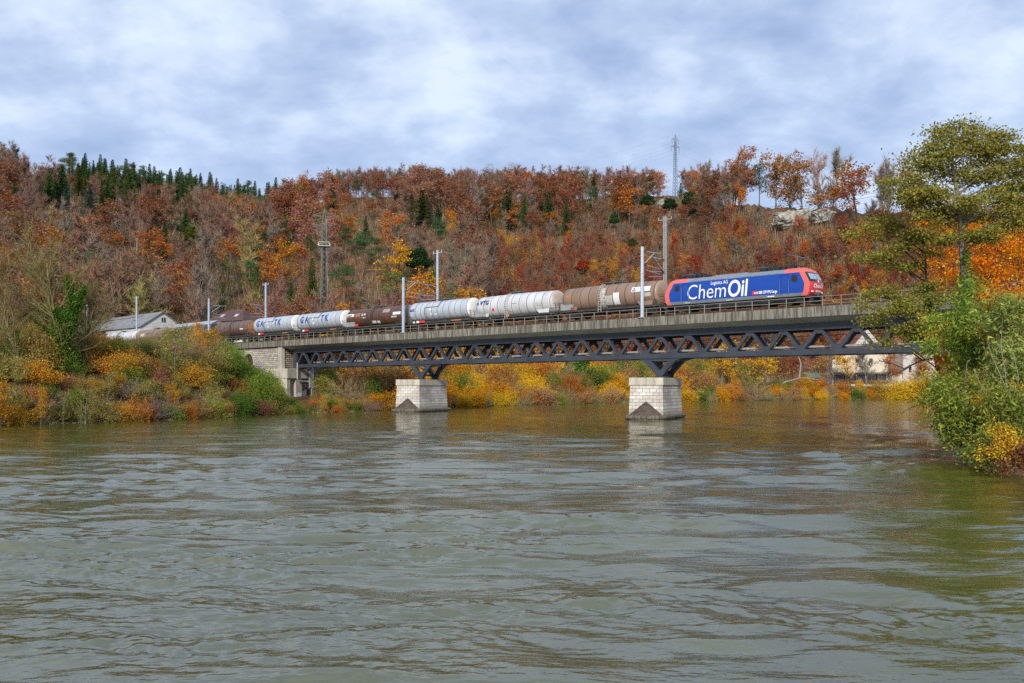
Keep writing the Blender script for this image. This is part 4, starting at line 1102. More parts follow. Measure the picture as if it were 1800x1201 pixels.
    if kind == 'pine':                      # tall bare stem, layered clumps at the top, 20 m
        H = 20; segs = []; p = np.zeros(3); cl = []
        for i in range(6):
            q = p+np.array([rg.normal()*.25, rg.normal()*.25, H/6]); segs.append((p, q, .24*(1-i*.13), .24*(1-(i+1)*.13))); p = q
        for k in range(17):
            t = rg.uniform(.5, 1.0); z = H*t; a = rg.uniform(0, 6.28); L = (2.6*(1.15-t)+1.0)*rg.uniform(.6, 1.2)
            b0 = np.array([0, 0, z-.6]); e = np.array([math.cos(a)*L, math.sin(a)*L, z+.3*L]); segs.append((b0, e, .07, .03))
            m = int(rg.uniform(90, 190)); cl.append(e+rg.normal(size=(m, 3))*np.array([.95, .95, .4])*rg.uniform(.8, 1.3))
        C = np.concatenate(cl); lv_, lf = leaves(C, .5, rg, -.2, .35)
        tv, tf = tubes(segs, 4); return [(tv, tf, 0), (lv_, lf, 1)], [BK_pine, F_need]
    if kind == 'shrub':                     # dense bank shrub, 5 m
        cl = []; segs = []; nb = 26
        for k in range(nb):
            a = rg.uniform(0, 6.28); el = rg.uniform(.15, 1.45); L = rg.uniform(2.4, 4.9)*(.75+.25*math.sin(el)); e = np.array([math.cos(a)*math.cos(el)*L*.8, math.sin(a)*math.cos(el)*L*.8, math.sin(el)*L])
            mid = e*.5+np.array([0, 0, .35]); segs += [((0, 0, 0), mid, .05, .035), (mid, e, .035, .015)]
            for s in (.55, .75, .95):
                m = int(rg.uniform(35, 120)); cl.append(e*s+rg.normal(size=(m, 3))*np.array([.5, .5, .35])*(.6+.5*s))
        C = np.concatenate(cl); C[:, 2] = np.abs(C[:, 2]); lv_, lf = leaves(C, .17, rg, .3, .7)
        P = C[::9]; Q = P+unit(rg, len(P))*.8+np.array([0, 0, .35]); sv, sf = slivers(P, Q, .03, rg)
        tv, tf = tubes(segs, 3); return [(tv, tf, 0), (lv_, lf, 1), (sv, sf, 1)], [BK_dark, F_leaf]
    if kind == 'twiggy':                    # leafless bank shrub with a few leaves, 5 m
        P = []; Q = []; segs = []; cl = []
        for k in range(34):
            a = rg.uniform(0, 6.28); el = rg.uniform(.35, 1.5); L = rg.uniform(3, 5.6); p = np.array([rg.normal()*.3, rg.normal()*.3, 0.]); d = np.array([math.cos(a)*math.cos(el), math.sin(a)*math.cos(el), math.sin(el)])
            for i in range(4):
                q = p+d*L/4; segs.append((p, q, .04-.008*i, .032-.008*i)); d = d+rg.normal(size=3)*.14; d /= np.linalg.norm(d)
                for _ in range(9):
                    v = d+rg.normal(size=3)*.5; v /= np.linalg.norm(v); P.append(q-d*rg.uniform(0, 1)*L/4); Q.append(P[-1]+v*rg.uniform(.5, 1.5))
                if i > 0: cl.append(q+rg.normal(size=(5, 3))*.35)
                p = q
        sv, sf = slivers(np.array(P), np.array(Q), .035, rg); lv_, lf = leaves(np.concatenate(cl), .16, rg, .3, .7)
        tv, tf = tubes(segs, 3); return [(tv, tf, 0), (sv, sf, 1), (lv_, lf, 1)], [BK_grey, F_twig]
    if kind == 'evergreen':                 # round dense dark bush, 7 m
        n = 5200; d = unit(rg, n); d[:, 2] = np.abs(d[:, 2])*1.3-.15
        bump = 1+.22*np.sin(d[:, 0]*5+seed)*np.cos(d[:, 1]*6+1)+.15*np.sin(d[:, 2]*9)
        C = d*(rg.uniform(.35, 1, n)**.4*bump)[:, None]*np.array([2.5, 2.5, 2.6])+np.array([0, 0, 3.]); C[:, 2] = np.maximum(C[:, 2], .1)
        lv_, lf = leaves(C, .3, rg, .3, .7); tv, tf = tubes([((0, 0, 0), (0, 0, 4), .16, .06)], 5)
        return [(tv, tf, 0), (lv_, lf, 1)], [BK_dark, F_leaf]
PH = dict(bare=20, leafy=18, sapling=10, spruce=22, pine=20.5, shrub=5, twiggy=5.4, evergreen=6.4)
NV = dict(bare=6, leafy=7, sapling=6, spruce=4, pine=5, shrub=5, twiggy=4, evergreen=2)
NAME = dict(bare='bare_tree', leafy='broadleaf_tree', sapling='sapling', spruce='spruce_tree', pine='pine_tree', shrub='shrub', twiggy='twiggy_shrub', evergreen='evergreen_bush')
CROWN = dict(bare='twigs', leafy='crown', sapling='leaves', spruce='crown', pine='crown', shrub='leaves', twiggy='twigs', evergreen='leaves')
for k, nv in NV.items():
    PROTO[k] = []
    for i in range(nv):
        ch, mats = proto(k, 100+i*7+len(k))
        whole = np_obj(k, ch, mats, mesh_only=True)
        tr = np_obj(k+'_trunk', [(v, f, 0) for v, f, m in ch if m == 0], [mats[0]], mesh_only=True)
        cr = np_obj(k+'_crown', [(v, f, 0) for v, f, m in ch if m == 1], [mats[1]], mesh_only=True)
        PROTO[k].append((whole, tr, cr))
PR = random.Random(11)
def plant(kind, loc, H, col, label, cat, group=None, parts=False, wide=1., name=None, var=None):
    i = PR.randrange(NV[kind]) if var is None else var % NV[kind]
    wh, tr, cr = PROTO[kind][i]; s = H/PH[kind]
    k = PR.uniform(1.05, 1.42); c = tuple(min(.8, x*k*PR.uniform(.93, 1.07)) for x in col)+(1,)
    nm = name or NAME[kind]
    def mk(n, me, parent=None):
        o = bpy.data.objects.new(n, me); o.color = c; return link(o, parent)
    if parts:
        o = empty(nm, loc)
        mk('trunk', tr, o); mk(CROWN[kind], cr, o)
    else: o = mk(nm, wh)
    o.location = (loc[0], loc[1], loc[2]-.15); o.rotation_euler = (0, 0, PR.uniform(0, 6.28)); k = s*wide*PR.uniform(.93, 1.07); o.scale = (k, k, s)
    if kind in ('shrub', 'twiggy'): o.scale = (k*PR.uniform(.7, 1.25), k*PR.uniform(.7, 1.25), s*PR.uniform(.9, 1.12)); o.rotation_euler = (PR.uniform(-.22, .22), PR.uniform(-.22, .22), o.rotation_euler[2])
    tag(o, label, cat, group); return o
# leaf tints (linear)
RUS = (.235, .098, .052); ORA = (.42, .165, .038); YEL = (.50, .29, .035); BRN = (.21, .115, .06); RED = (.29, .062, .033); OLI = (.20, .185, .045); GRN = (.085, .135, .028); DGR = (.05, .09, .03)
BLG = (.045, .095, .065); LGR = (.13, .18, .035); TWG = (.175, .14, .105); TWR = (.20, .115, .083); TWY = (.24, .20, .08); PNK = (.33, .155, .10); GLD = (.46, .235, .03)
CN = {RUS: 'russet', ORA: 'orange', YEL: 'yellow', BRN: 'brown', RED: 'deep red', OLI: 'olive', GRN: 'green', DGR: 'dark green', BLG: 'bluish green', LGR: 'light green', TWG: 'grey brown', TWR: 'reddish brown', TWY: 'yellowish', PNK: 'pinkish brown', GLD: 'golden'}
# ------------------------------------------------------------------ the wooded hillside: trees one can point to
HERO = [ # column, row of the top, height, kind, tint, spread, label
 (485, 292, 27, 'spruce', DGR, 1., 'tall lone spruce breaking the skyline above the first tank wagons'),
 (114, 252, 20, 'pine', DGR, 1.5, 'broad layered pine standing highest on the left ridge'),
 (42, 253, 15, 'spruce', DGR, 1.1, 'small pointed conifer at the far left of the skyline'),
 (72, 262, 13, 'pine', DGR, 1.4, 'low dark pine between two taller conifers on the left skyline'),
 (86, 309, 19, 'spruce', DGR, 1.2, 'dark isolated spruce on the upper slope above the ivy-clad tree'),
 (117, 328, 17, 'spruce', BLG, 1.4, 'bluish fir with broad base on the upper left slope'),
 (158, 325, 22, 'spruce', BLG, 1.3, 'large bluish fir amid the dark conifer group on the left slope'),
 (140, 292, 18, 'spruce', (.07, .085, .02), 1.3, 'olive green spruce just under the left ridge'),
 (180, 318, 20, 'spruce', (.06, .08, .022), 1.2, 'yellowish dark spruce right of the bluish firs'),
 (222, 310, 20, 'spruce', (.10, .16, .035), 1.25, 'bright green larch-like conifer below the left ridge'),
 (205, 322, 16, 'pine', (.06, .10, .03), 1.2, 'soft green pine leaning beside the bright green conifer'),
 (250, 303, 15, 'pine', (.055, .09, .03), 1.1, 'flat topped pine with a bare stem under the ridge conifers'),
 (393, 300, 17, 'spruce', BLG, 1.2, 'blue green fir on the skyline left of the lone tall spruce'),
 (412, 290, 19, 'spruce', (.10, .085, .05), .9, 'thin half bare conifer with a pale trunk on the skyline'),
 (362, 297, 17, 'pine', (.05, .075, .03), 1.1, 'round headed pine on the skyline left of the blue green fir'),
 (320, 332, 13, 'spruce', DGR, 1.2, 'short dark conifer among reddish bare trees, upper left slope'),
 (290, 390, 17, 'spruce', (.05, .085, .022), 1.1, 'dark green spruce beside the big orange brown oak'),
 (342, 393, 13, 'evergreen', (.10, .125, .02), 1., 'yellow green rounded conifer right of the orange brown oak'),
 (311, 382, 14, 'pine', (.06, .11, .035), .9, 'slender flat topped pine beside the yellow green conifer'),
 (398, 456, 12, 'pine', (.12, .18, .035), 1.0, 'light green open pine above the brown roofed house'),
 (392, 497, 12, 'spruce', GRN, 1.2, 'small green spruce right behind the brown roofed house'),
 (450, 490, 13, 'spruce', GRN, 1.2, 'green spruce beside the crossbar mast by the brown house'),
 (549, 456, 18, 'spruce', (.055, .09, .02), 1.2, 'large dark green spruce left of the lattice pylon foot'),
 (512, 492, 10, 'spruce', DGR, 1., 'small dark spruce under the yellow orange maple'),
 (742, 336, 22, 'spruce', (.05, .075, .02), 1.5, 'broad dark spruce in the middle of the hillside'),
 (770, 362, 15, 'spruce', (.04, .065, .02), 1.2, 'dark spruce top just above the green pine'),
 (772, 385, 19, 'pine', (.05, .105, .04), 1.3, 'full green pine beside the bright orange oak'),
 (637, 408, 19, 'pine', (.055, .11, .045), 1.3, 'green pine with a long reddish stem right of the pylon'),
 (660, 420, 18, 'pine', (.055, .11, .045), 1.2, 'second green pine with a bare stem, right of the pylon pine'),
 (608, 402, 16, 'pine', (.05, .09, .035), 1.1, 'dark green pine just right of the lattice pylon'),
 (627, 318, 13, 'pine', (.06, .10, .03), 1.5, 'dark green pine patch under orange leaves near the ridge'),
 (505, 412, 13, 'pine', (.055, .10, .035), 1.2, 'green pine above the yellow orange maple, left of the pylon'),
 (545, 417, 14, 'pine', (.055, .10, .035), 1.3, 'bushy green pine close left of the lattice pylon'),
 (558, 383, 11, 'pine', (.05, .10, .03), 1.0, 'small green pine touching the pylon top'),
 (643, 380, 13, 'spruce', (.07, .08, .03), 1.1, 'olive conifer among russet beeches right of the pylon'),
 (735, 436, 14, 'evergreen', (.03, .06, .02), .9, 'dark ivy covered tree low on the middle slope'),
 (760, 475, 10, 'evergreen', (.06, .115, .03), .6, 'narrow green tree right behind the tall crossbar mast'),
 (793, 293, 15, 'pine', DGR, 1., 'dark feathery pine on the middle skyline'),
 (838, 292, 14, 'spruce', DGR, 1.5, 'dark conifer on the skyline above the silver tank wagon'),
 (850, 298, 13, 'pine', (.05, .09, .03), 1.3, 'green pine just below the skyline conifers in the middle'),
 (1047, 284, 13, 'spruce', DGR, 1.2, 'small spruce on the skyline left of the hilltop pylon'),
 (1077, 284, 13, 'pine', (.05, .09, .05), .9, 'round topped pine on the skyline left of the hilltop pylon'),
 (1025, 303, 19, 'pine', (.06, .11, .05), .7, 'pine with a long straight reddish trunk near the middle ridge'),
 (1107, 285, 14, 'spruce', DGR, 1.4, 'dark spruce on the ridge, second left of the hilltop pylon'),
 (1135, 283, 14, 'spruce', DGR, 1.2, 'dark spruce on the ridge close left of the hilltop pylon'),
 (1197, 278, 14, 'spruce', DGR, 1.3, 'spruce touching the right side of the hilltop pylon'),
 (1217, 273, 15, 'spruce', DGR, 1.5, 'wide spruce on the ridge right of the hilltop pylon'),
 (1238, 279, 14, 'spruce', DGR, 1.0, 'thin ragged spruce on the ridge right of the hilltop pylon'),
 (1336, 267, 15, 'pine', DGR, 1.1, 'dark pine top between the tall oaks right of the pylon'),
 (1390, 300, 12, 'spruce', BLG, 1.2, 'small blue spruce under the tall ridge oaks'),
 (1138, 342, 10, 'evergreen', (.03, .06, .02), 1., 'dark round evergreen left of the small pale rock'),
 (1177, 348, 9.5, 'evergreen', (.025, .05, .022), 1., 'dark round evergreen right of the small pale rock'),
 (1213, 336, 12, 'evergreen', (.03, .055, .022), .9, 'tall dark evergreen below the hilltop pylon'),
 (1218, 366, 8, 'evergreen', (.03, .055, .025), .9, 'low dark evergreen under the tall evergreen below the pylon'),
 (1080, 375, 9, 'evergreen', (.04, .075, .025), .8, 'dark conical evergreen on the open slope left of the mast'),
 (1112, 419, 6.5, 'evergreen', (.055, .095, .02), 1., 'small round green bush on the red slope near the pale mast'),
 (1345, 452, 0, None, None, 0, ''),
 (248, 408, 16, 'leafy', (.40, .15, .045), 1.5, 'big orange brown oak on the slope above the long shed'),
 (215, 417, 13, 'leafy', (.36, .14, .05), 1.3, 'dull orange oak left of the big orange brown oak'),
 (275, 428, 11, 'leafy', (.42, .18, .05), 1.2, 'lighter orange tree at the right foot of the big oak'),
 (318, 468, 11, 'leafy', (.47, .20, .03), 1.1, 'bright orange yellow tree above the long shed gable'),
 (325, 500, 9, 'leafy', (.38, .17, .04), 1.3, 'wide ochre tree right behind the long shed gable'),
 (497, 436, 16, 'leafy', (.45, .20, .035), 1.3, 'big yellow orange maple left of the large dark spruce'),
 (535, 438, 15, 'leafy', (.42, .14, .055), 1.1, 'orange pink tree touching the yellow orange maple'),
 (500, 475, 10, 'leafy', (.36, .17, .06), 1.2, 'pale ochre tree under the yellow orange maple'),
 (575, 345, 13, 'leafy', (.43, .155, .025), 1.1, 'vivid orange tree directly behind the lattice pylon top'),
 (553, 312, 16, 'leafy', (.40, .16, .03), 1., 'orange leaved ridge tree left above the lattice pylon'),
 (556, 360, 13, 'leafy', (.40, .18, .025), 1., 'golden orange tree left of the lattice pylon top'),
 (612, 348, 14, 'leafy', (.36, .13, .05), 1.3, 'wide orange brown beech right of the lattice pylon top'),
 (655, 355, 13, 'leafy', (.34, .12, .06), 1.3, 'pinkish russet beech right of the wide orange brown beech'),
 (640, 312, 11, 'leafy', (.42, .13, .03), 1., 'orange tree on the ridge above the dark pine patch'),
 (690, 318, 15, 'leafy', (.30, .10, .05), 1.3, 'russet beech group leader under the middle ridge'),
 (797, 378, 14, 'leafy', (.47, .19, .022), .9, 'bright orange oak in the middle of the hillside'),
 (820, 354, 9, 'leafy', (.44, .17, .03), 1., 'small orange oak above the bright orange oak'),
 (868, 373, 10, 'leafy', (.44, .19, .03), 1., 'yellow orange tree right of the bright orange oak'),
 (925, 297, 12, 'leafy', (.34, .15, .03), 1.3, 'ochre orange tree on the skyline above the silver wagon'),
 (940, 303, 11, 'leafy', (.36, .13, .03), 1.2, 'orange tree just below the ochre skyline tree'),
 (1065, 300, 15, 'leafy', (.33, .13, .04), 1.1, 'orange brown tree near the ridge left of the pylon'),
 (1302, 272, 24, 'leafy', (.30, .11, .045), 1., 'large russet oak on the ridge right of the hilltop pylon'),
 (1300, 335, 14, 'leafy', (.44, .17, .025), .8, 'orange oak in front of the large russet oak'),
 (1360, 259, 22, 'leafy', (.33, .17, .045), .9, 'tall ochre oak on the right skyline'),
 (1412, 259, 22, 'leafy', (.33, .165, .055), 1.1, 'broad ochre oak on the right skyline next to bare twigs'),
 (1515, 247, 24, 'leafy', (.36, .14, .035), 1., 'tallest orange brown oak on the right skyline'),
 (1578, 250, 20, 'bare', (.26, .14, .10), 1., 'russet bare tree against the sky left of the riverside tree'),
 (1462, 252, 22, 'bare', TWG, 1., 'bare vase shaped tree between two ochre skyline oaks'),
 (1390, 262, 20, 'bare', TWG, .9, 'thin bare tree between the ochre oaks on the right skyline'),
 (1548, 268, 19, 'bare', TWG, .8, 'thin bare tree right of the tallest orange brown oak'),
 (1290, 272, 21, 'bare', (.27, .16, .12), .9, 'bare crown just left of the large russet oak'),
 (1440, 270, 19, 'bare', (.24, .17, .12), .8, 'slim bare tree under the broad ochre oak'),
 (1600, 265, 19, 'leafy', (.24, .11, .05), .8, 'dull brown tree partly behind the riverside tree top'),
 (4, 342, 11, 'leafy', (.42, .16, .03), 1.2, 'orange tree cut by the left edge of the wood'),
 (8, 440, 11, 'leafy', (.46, .23, .03), 1.2, 'golden tree at the left edge above the bare tree'),
 (8, 470, 10, 'leafy', (.40, .09, .04), 1.1, 'red tree under the golden tree at the left edge'),
 (1150, 388, 7, 'leafy', (.46, .17, .025), 1.2, 'small orange tree beside the twin pole mast'),
 (1187, 421, 9, 'sapling', (.34, .06, .025), 1.6, 'deep red young beech right of the twin pole mast'),
 (1025, 456, 8, 'evergreen', (.30, .055, .028), 1., 'round dark red bush above the light brown tank wagon'),
 (1412, 384, 10, 'leafy', (.40, .10, .03), 1.1, 'orange red tree in front of the big pale rock'),
 (1420, 428, 9, 'leafy', (.44, .12, .02), 1.1, 'fiery orange young tree above the locomotive nose'),
 (1470, 470, 9, 'leafy', (.36, .10, .03), 1.4, 'red orange tree right of the locomotive nose'),
 (893, 470, 7, 'shrub', (.33, .28, .04), .9, 'yellow green bush on the slope above the silver wagon'),
 (1000, 500, 0, None, None, 0, ''),
 (690, 486, 11, 'leafy', (.22, .22, .05), 1.6, 'yellow green willow above the dark brown tank wagon'),
 (632, 512, 7, 'leafy', (.44, .24, .035), 1.1, 'small golden tree above the dark brown tank wagon'),
 (578, 524, 6, 'shrub', (.36, .14, .10), 1.2, 'pinkish bush beside the lattice pylon foot'),
 (1490, 0, 0, None, None, 0, ''),
 (770, 500, 9, 'leafy', (.36, .22, .04), 1.5, 'ochre yellow tree above the plain grey tank wagon'),
]
for u, yt, H, kind, col, wd, lab in HERO:
    if kind is None: continue
    if H >= 5:
        x, y, z = hill_pos(u, yt, H*.97)
        if u > 1250 and yt < 300: H = max(H, min(31, (CAMZ+(HZ-yt)/F*y-z)*1.02))
        plant(kind, (x, y, z), H, col, lab, 'bush' if kind in ('evergreen', 'shrub') else 'tree', None, True, wd)
# ------------------------------------------------------------------ the wood itself
ZONES = [(130, 'above the ivy-clad tree'), (300, 'above the long shed'), (440, 'above the brown roofed house'), (525, 'above the blue lettered wagons'), (610, 'around the lattice pylon'), (720, 'above the dark brown wagon'),
         (835, 'above the plain grey wagon'), (985, 'above the silver wagon'), (1165, 'above the light brown wagon'), (1310, 'behind the locomotive rear'), (1450, 'behind the locomotive front'), (1600, 'behind the bridge railing'), (9999, 'behind the riverside tree')]
def zone(u): return next(z for a, z in ZONES if u < a)
COUNT = {}
CATN = dict(bare='bare tree', leafy='leafy tree', sapling='young tree',  spruce='spruce', pine='pine', shrub='shrub', twiggy='shrub', evergreen='evergreen')
def pick(r, tab):
    t = r.random()*sum(w for w, _ in tab)
    for w, v in tab:
        t -= w
        if t <= 0: return v
    return tab[-1][1]
LEFT_W = [(.38, ('bare', TWR)), (.24, ('bare', TWG)), (.20, ('leafy', RUS)), (.05, ('leafy', ORA)), (.12, ('spruce', DGR)), (.10, ('pine', (.07, .125, .045))), (.06, ('bare', TWY)), (.05, ('leafy', BRN))]
def table(u, py):
    if 70 < u < 250 and 318 < py < 405: return [(.24, ('spruce', DGR)), (.18, ('spruce', BLG)), (.16, ('spruce', (.085, .12, .03))), (.28, ('bare', TWR)), (.14, ('leafy', RUS))]
    if 90 < u < 480 and py < 352: return [(.45, ('spruce', DGR)), (.12, ('spruce', (.08, .12, .035))), (.10, ('pine', (.06, .10, .035))), (.2, ('bare', TWG)), (.13, ('leafy', RUS))]
    if u < 300 and py < 420: return [(.26, ('bare', TWR)), (.24, ('bare', TWG)), (.14, ('leafy', RUS)), (.26, ('spruce', (.055, .085, .025))), (.10, ('leafy', BRN))]
    if u < 480: return LEFT_W
    if u > 480 and py < 340 and u < 1260: return [(.38, ('bare', TWR)), (.26, ('bare', TWG)), (.14, ('leafy', RUS)), (.06, ('leafy', BRN)), (.05, ('leafy', ORA)), (.08, ('spruce', DGR)), (.03, ('pine', (.055, .10, .035)))]
    if u < 760 and py < 460: return [(.20, ('bare', TWR)), (.10, ('bare', TWG)), (.30, ('leafy', RUS)), (.15, ('leafy', PNK)), (.08, ('leafy', ORA)), (.11, ('spruce', (.06, .095, .03))), (.11, ('pine', (.065, .12, .045)))]
    if u < 850: return [(.26, ('bare', TWG)), (.24, ('bare', TWR)), (.16, ('leafy', RUS)), (.06, ('pine', (.07, .125, .045))), (.05, ('leafy', GLD)), (.20, ('sapling', BRN)), (.09, ('sapling', PNK))]
    if py < 400 and u < 1260: return [(.32, ('bare', TWR)), (.12, ('bare', TWG)), (.28, ('leafy', RUS)), (.11, ('leafy', BRN)), (.06, ('leafy', ORA)), (.06, ('spruce', DGR)), (.03, ('pine', (.055, .10, .035)))]
    if py < 385: return [(.36, ('bare', TWG)), (.16, ('bare', TWR)), (.20, ('leafy', BRN)), (.15, ('leafy', (.33, .16, .04))), (.13, ('leafy', RUS))]
    return [(.28, ('sapling', RUS)), (.20, ('sapling', RED)), (.10, ('sapling', ORA)), (.13, ('sapling', BRN)), (.06, ('sapling', GLD)), (.12, ('sapling', PNK)), (.03, ('bare', TWG)), (.04, ('bare', TWR)), (.03, ('leafy', RUS))]
HR = random.Random(5)
LIM = 295
def species(kind, col):
    if kind == 'bare': return PR.choice((('bare_tree_a', 'bare beech'), ('bare_tree_b', 'bare hornbeam'))) if col == TWR else PR.choice((('bare_tree_c', 'bare ash'), ('bare_tree_d', 'bare maple')))  # leafless trees of unknown species; the name is drawn at random
    if kind == 'leafy': return ('russet_beech', 'beech') if col in (RUS, PNK) else ('oak_tree', 'oak')
    if kind == 'sapling': return ('red_sapling', 'red sapling') if col == RED else (('russet_sapling', 'russet sapling') if col == RUS else (('golden_sapling', 'golden sapling') if col in (ORA, GLD) else ('brown_sapling', 'brown sapling')))
    return (NAME[kind], CATN[kind])
SKU = [-100, 0, 100, 200, 300, 400, 470, 520, 560, 600, 700, 900, 1100, 1200, 1300, 1500, 1900]; SKY = [260, 263, 270, 286, 299, 316, 331, 320, 311, 305, 301, 304, 303, 300, 285, 270, 268]
HB = []
for u, yt, H, kind, col, wd, lab in HERO:
    if kind is None: continue
    x, y, z = hill_pos(u, yt, H*.97); px = H*F/y
    HB.append((u, yt, px, y, px*(.30 if kind in ('spruce', 'pine') else .36)*wd))
cand = []
rows = 31
for r in range(rows):
    t = (r+.1)/(rows-1)
    u = -60+HR.uniform(0, 26)
    while u < 1860:
        step = 27 if t < .8 else (20 if 480 < u else 14)
        if u > 1240 and t > .8: step = 21
        if u > 850 and t < .6: step = 19
        tt = min(1.01, max(.0, t+HR.uniform(-.018, .018)))
        Yf = float(np.interp(u, FU, FY)); Yr = float(np.interp(u, RU, RYr))
        Y = Yf+(Yr-Yf)*tt**1.25-6; X = (u-900)/F*Y; z = gz(X, Y)
        py = HZ-(z-CAMZ)*F/Y
        uc = u; u += step*HR.uniform(.75, 1.25)
        kind, col = pick(HR, table(uc, py-25))
        if kind == 'sapling': H = HR.uniform(6, 11)
        elif kind == 'spruce': H = HR.uniform(14, 25) if not (90 < uc < 480 and py < 352) else HR.uniform(11, 17)
        elif kind == 'pine': H = HR.uniform(15, 22)
        else: H = HR.uniform(15, 25) if uc < 1280 or t < .72 else HR.uniform(20, 29)
        H = min(H, (py-float(np.interp(uc, SKU, SKY))-HR.uniform(-4, 7))*Y/F*.96)
        if 110 < uc < 475 and kind in ('bare', 'leafy'): H = min(H, (py-float(np.interp(uc, RU, RPY))+4)*Y/F)
        if uc > 850 and py > 405 and kind in ('bare', 'leafy'): H = min(H, HR.uniform(8, 13))
        if H < 5: continue
        top = py-H*F/Y
        if 1335 < uc < 1475 and 380 < py < 442: continue
        if 1140 < uc < 1230 and 345 < py < 400: continue
        if py > 610 and HR.random() < .3: continue
        if any(abs(uc-hu) < hw+3 and Y < hy+4 and py > hyt and top < hyt+hpx*.66 for hu, hyt, hpx, hy, hw in HB): continue
        cand.append((kind, col, X, Y, z, H, uc, t, top))
for row in range(3):
    u = 125.
    while u < 485:
        Yr = float(np.interp(u, RU, RYr)); Y = Yr+(-10, 0, 10)[row]+HR.uniform(-4, 4); X = (u-900)/F*Y; z = gz(X, Y)
        yt = float(np.interp(u, SKU, SKY))+HR.choice((HR.uniform(-12, -4), HR.uniform(-2, 12)))+(5 if row == 0 else 0); H = min(20, max(8, CAMZ+(HZ-yt)/F*Y-z))
        cand.append(('spruce' if HR.random() < .85 else 'pine', HR.choice((DGR, DGR, (.07, .11, .035), (.045, .085, .05))), X, Y, z, H, u, .96, yt)); u += HR.uniform(10, 22)
    u = 470.
    while u < 1300:
        Yr = float(np.interp(u, RU, RYr)); Y = Yr+(-14, 2, 16)[row]+HR.uniform(-5, 5); X = (u-900)/F*Y; z = gz(X, Y)
        yt = float(np.interp(u, [470, 520, 560, 600, 700, 900, 1000, 1100, 1200, 1300], [334, 322, 313, 307, 304, 307, 306, 306, 306, 300]))+HR.uniform(-5, 9)+(6 if row == 0 else 0)
        kind, col = pick(HR, [(.44, ('bare', TWR)), (.22, ('bare', TWG)), (.12, ('leafy', RUS)), (.06, ('leafy', BRN)), (.05, ('leafy', ORA)), (.08, ('spruce', DGR)), (.03, ('pine', (.06, .10, .04)))])
        H = min(22, max(9, CAMZ+(HZ-yt)/F*Y-z))
        if not (480 < u < 497 or 1168 < u < 1206): cand.append((kind, col, X, Y, z, H, u, .95, yt))
        u += HR.uniform(9, 15)
cand.sort(key=lambda c: -c[5]/c[3])
for kind, col, X, Y, z, H, u, t, top in cand:
    nm, cat = species(kind, col)
    if COUNT.get(nm, 0) >= LIM:
        alt = {'bare_tree_a': ('bare', TWG), 'bare_tree_c': ('bare', TWR), 'russet_beech': ('leafy', BRN), 'oak_tree': ('leafy', RUS), 'red_sapling': ('sapling', ORA), 'brown_sapling': ('sapling', ORA), 'russet_sapling': ('sapling', GLD)}.get(nm, ('pine', (.055, .10, .035)))
        kind, col = alt; nm, cat = species(kind, col)
        if COUNT.get(nm, 0) >= LIM: COUNT['left out'] = COUNT.get('left out', 0)+1; continue
    COUNT[nm] = COUNT.get(nm, 0)+1
    sz = 'tall' if H > 15.5 else ('mid sized' if H > 9 else 'small')
    band = 'on the ridge' if t > .86 else ('high on the slope' if t > .5 else ('low on the slope' if t > .15 else 'at the slope foot'))
    cn = CN.get(col, 'green' if kind in ('pine', 'spruce') else 'ochre')
    k2 = {'bare': 'bare tree', 'leafy': 'leafy tree', 'sapling': 'young tree'}.get(kind, cat)
    plant(kind, (X, Y, z), H, col, f"{sz} {cn} {k2} {band} {zone(u)}", 'tree', f"{cn} {k2}s of the wooded hillside", wide=HR.uniform(.95, 1.3)*(1.35 if H < 11 and kind != 'sapling' else 1), name=nm)['category'] = cat
print('HILL', COUNT, len(cand))
# understorey past counting: one mass of thin stems and leaves
def fixed_tint(name, c):
    m, nt, out = new_mat(name); T = NT(nt); g = T.n('NewGeometry'); hs = T.n('HueSaturation')
    T.l(T.math('ADD', T.math('MULTIPLY', g.outputs['Random Per Island'], 1.1), .45), hs.inputs['Value']); hs.inputs['Color'].default_value = (*c, 1)
    d = T.n('BsdfDiffuse'); T.l(hs.outputs[0], d.inputs['Color']); T.l(d.outputs[0], out.inputs['Surface']); return m
rg = np.random.default_rng(8)
n = 16000; U = rg.uniform(-120, 1900, n); Tt = rg.uniform(0, 1.03, n)**1.05
Yf = np.interp(U, FU, FY); Yr = np.interp(U, RU, RYr); Yq = Yf-10+(Yr-Yf)*Tt; Xq = (U-900)/F*Yq; Zq = ground_z(Xq, Yq)
P0 = np.stack([Xq, Yq, Zq], 1); k = 12; ch = []
P = np.repeat(P0, k, 0)+rg.normal(size=(n*k, 3))*np.array([.9, .9, 0]); hh = np.repeat(rg.uniform(1.5, 6.5, n), k)*rg.uniform(.6, 1.1, n*k)
Q = P+np.stack([rg.normal(size=n*k)*.8, rg.normal(size=n*k)*.8, hh], 1)
gi = np.repeat(rg.integers(0, 3, n), k)
for j in range(3): v1, f1 = slivers(P[gi == j], Q[gi == j], .12, rg); ch.append((v1, f1, j))
for j in range(4):
    sel = P0[rg.integers(0, n, 1500)]; m = 26
    C = np.repeat(sel, m, 0)+rg.normal(size=(1500*m, 3))*np.array([1.2, 1.2, 1.1])+np.array([0, 0, 2.4]); v2, f2 = leaves(C, .44, rg, .3, .7); ch.append((v2, f2, 3+j))
o_ = np_obj('undergrowth', ch, [fixed_tint('grey stems', (.27, .20, .15)), fixed_tint('brown stems', (.27, .145, .10)), fixed_tint('olive stems', (.24, .20, .10)), fixed_tint('rust leaves', (.30, .105, .045)), fixed_tint('brown leaves', (.25, .13, .065)), fixed_tint('ochre leaves', (.36, .22, .05)), fixed_tint('olive leaves', (.20, .19, .06))])
tag(o_, 'brown and rust undergrowth of thin stems covering the wooded hillside', 'undergrowth', kind='stuff')
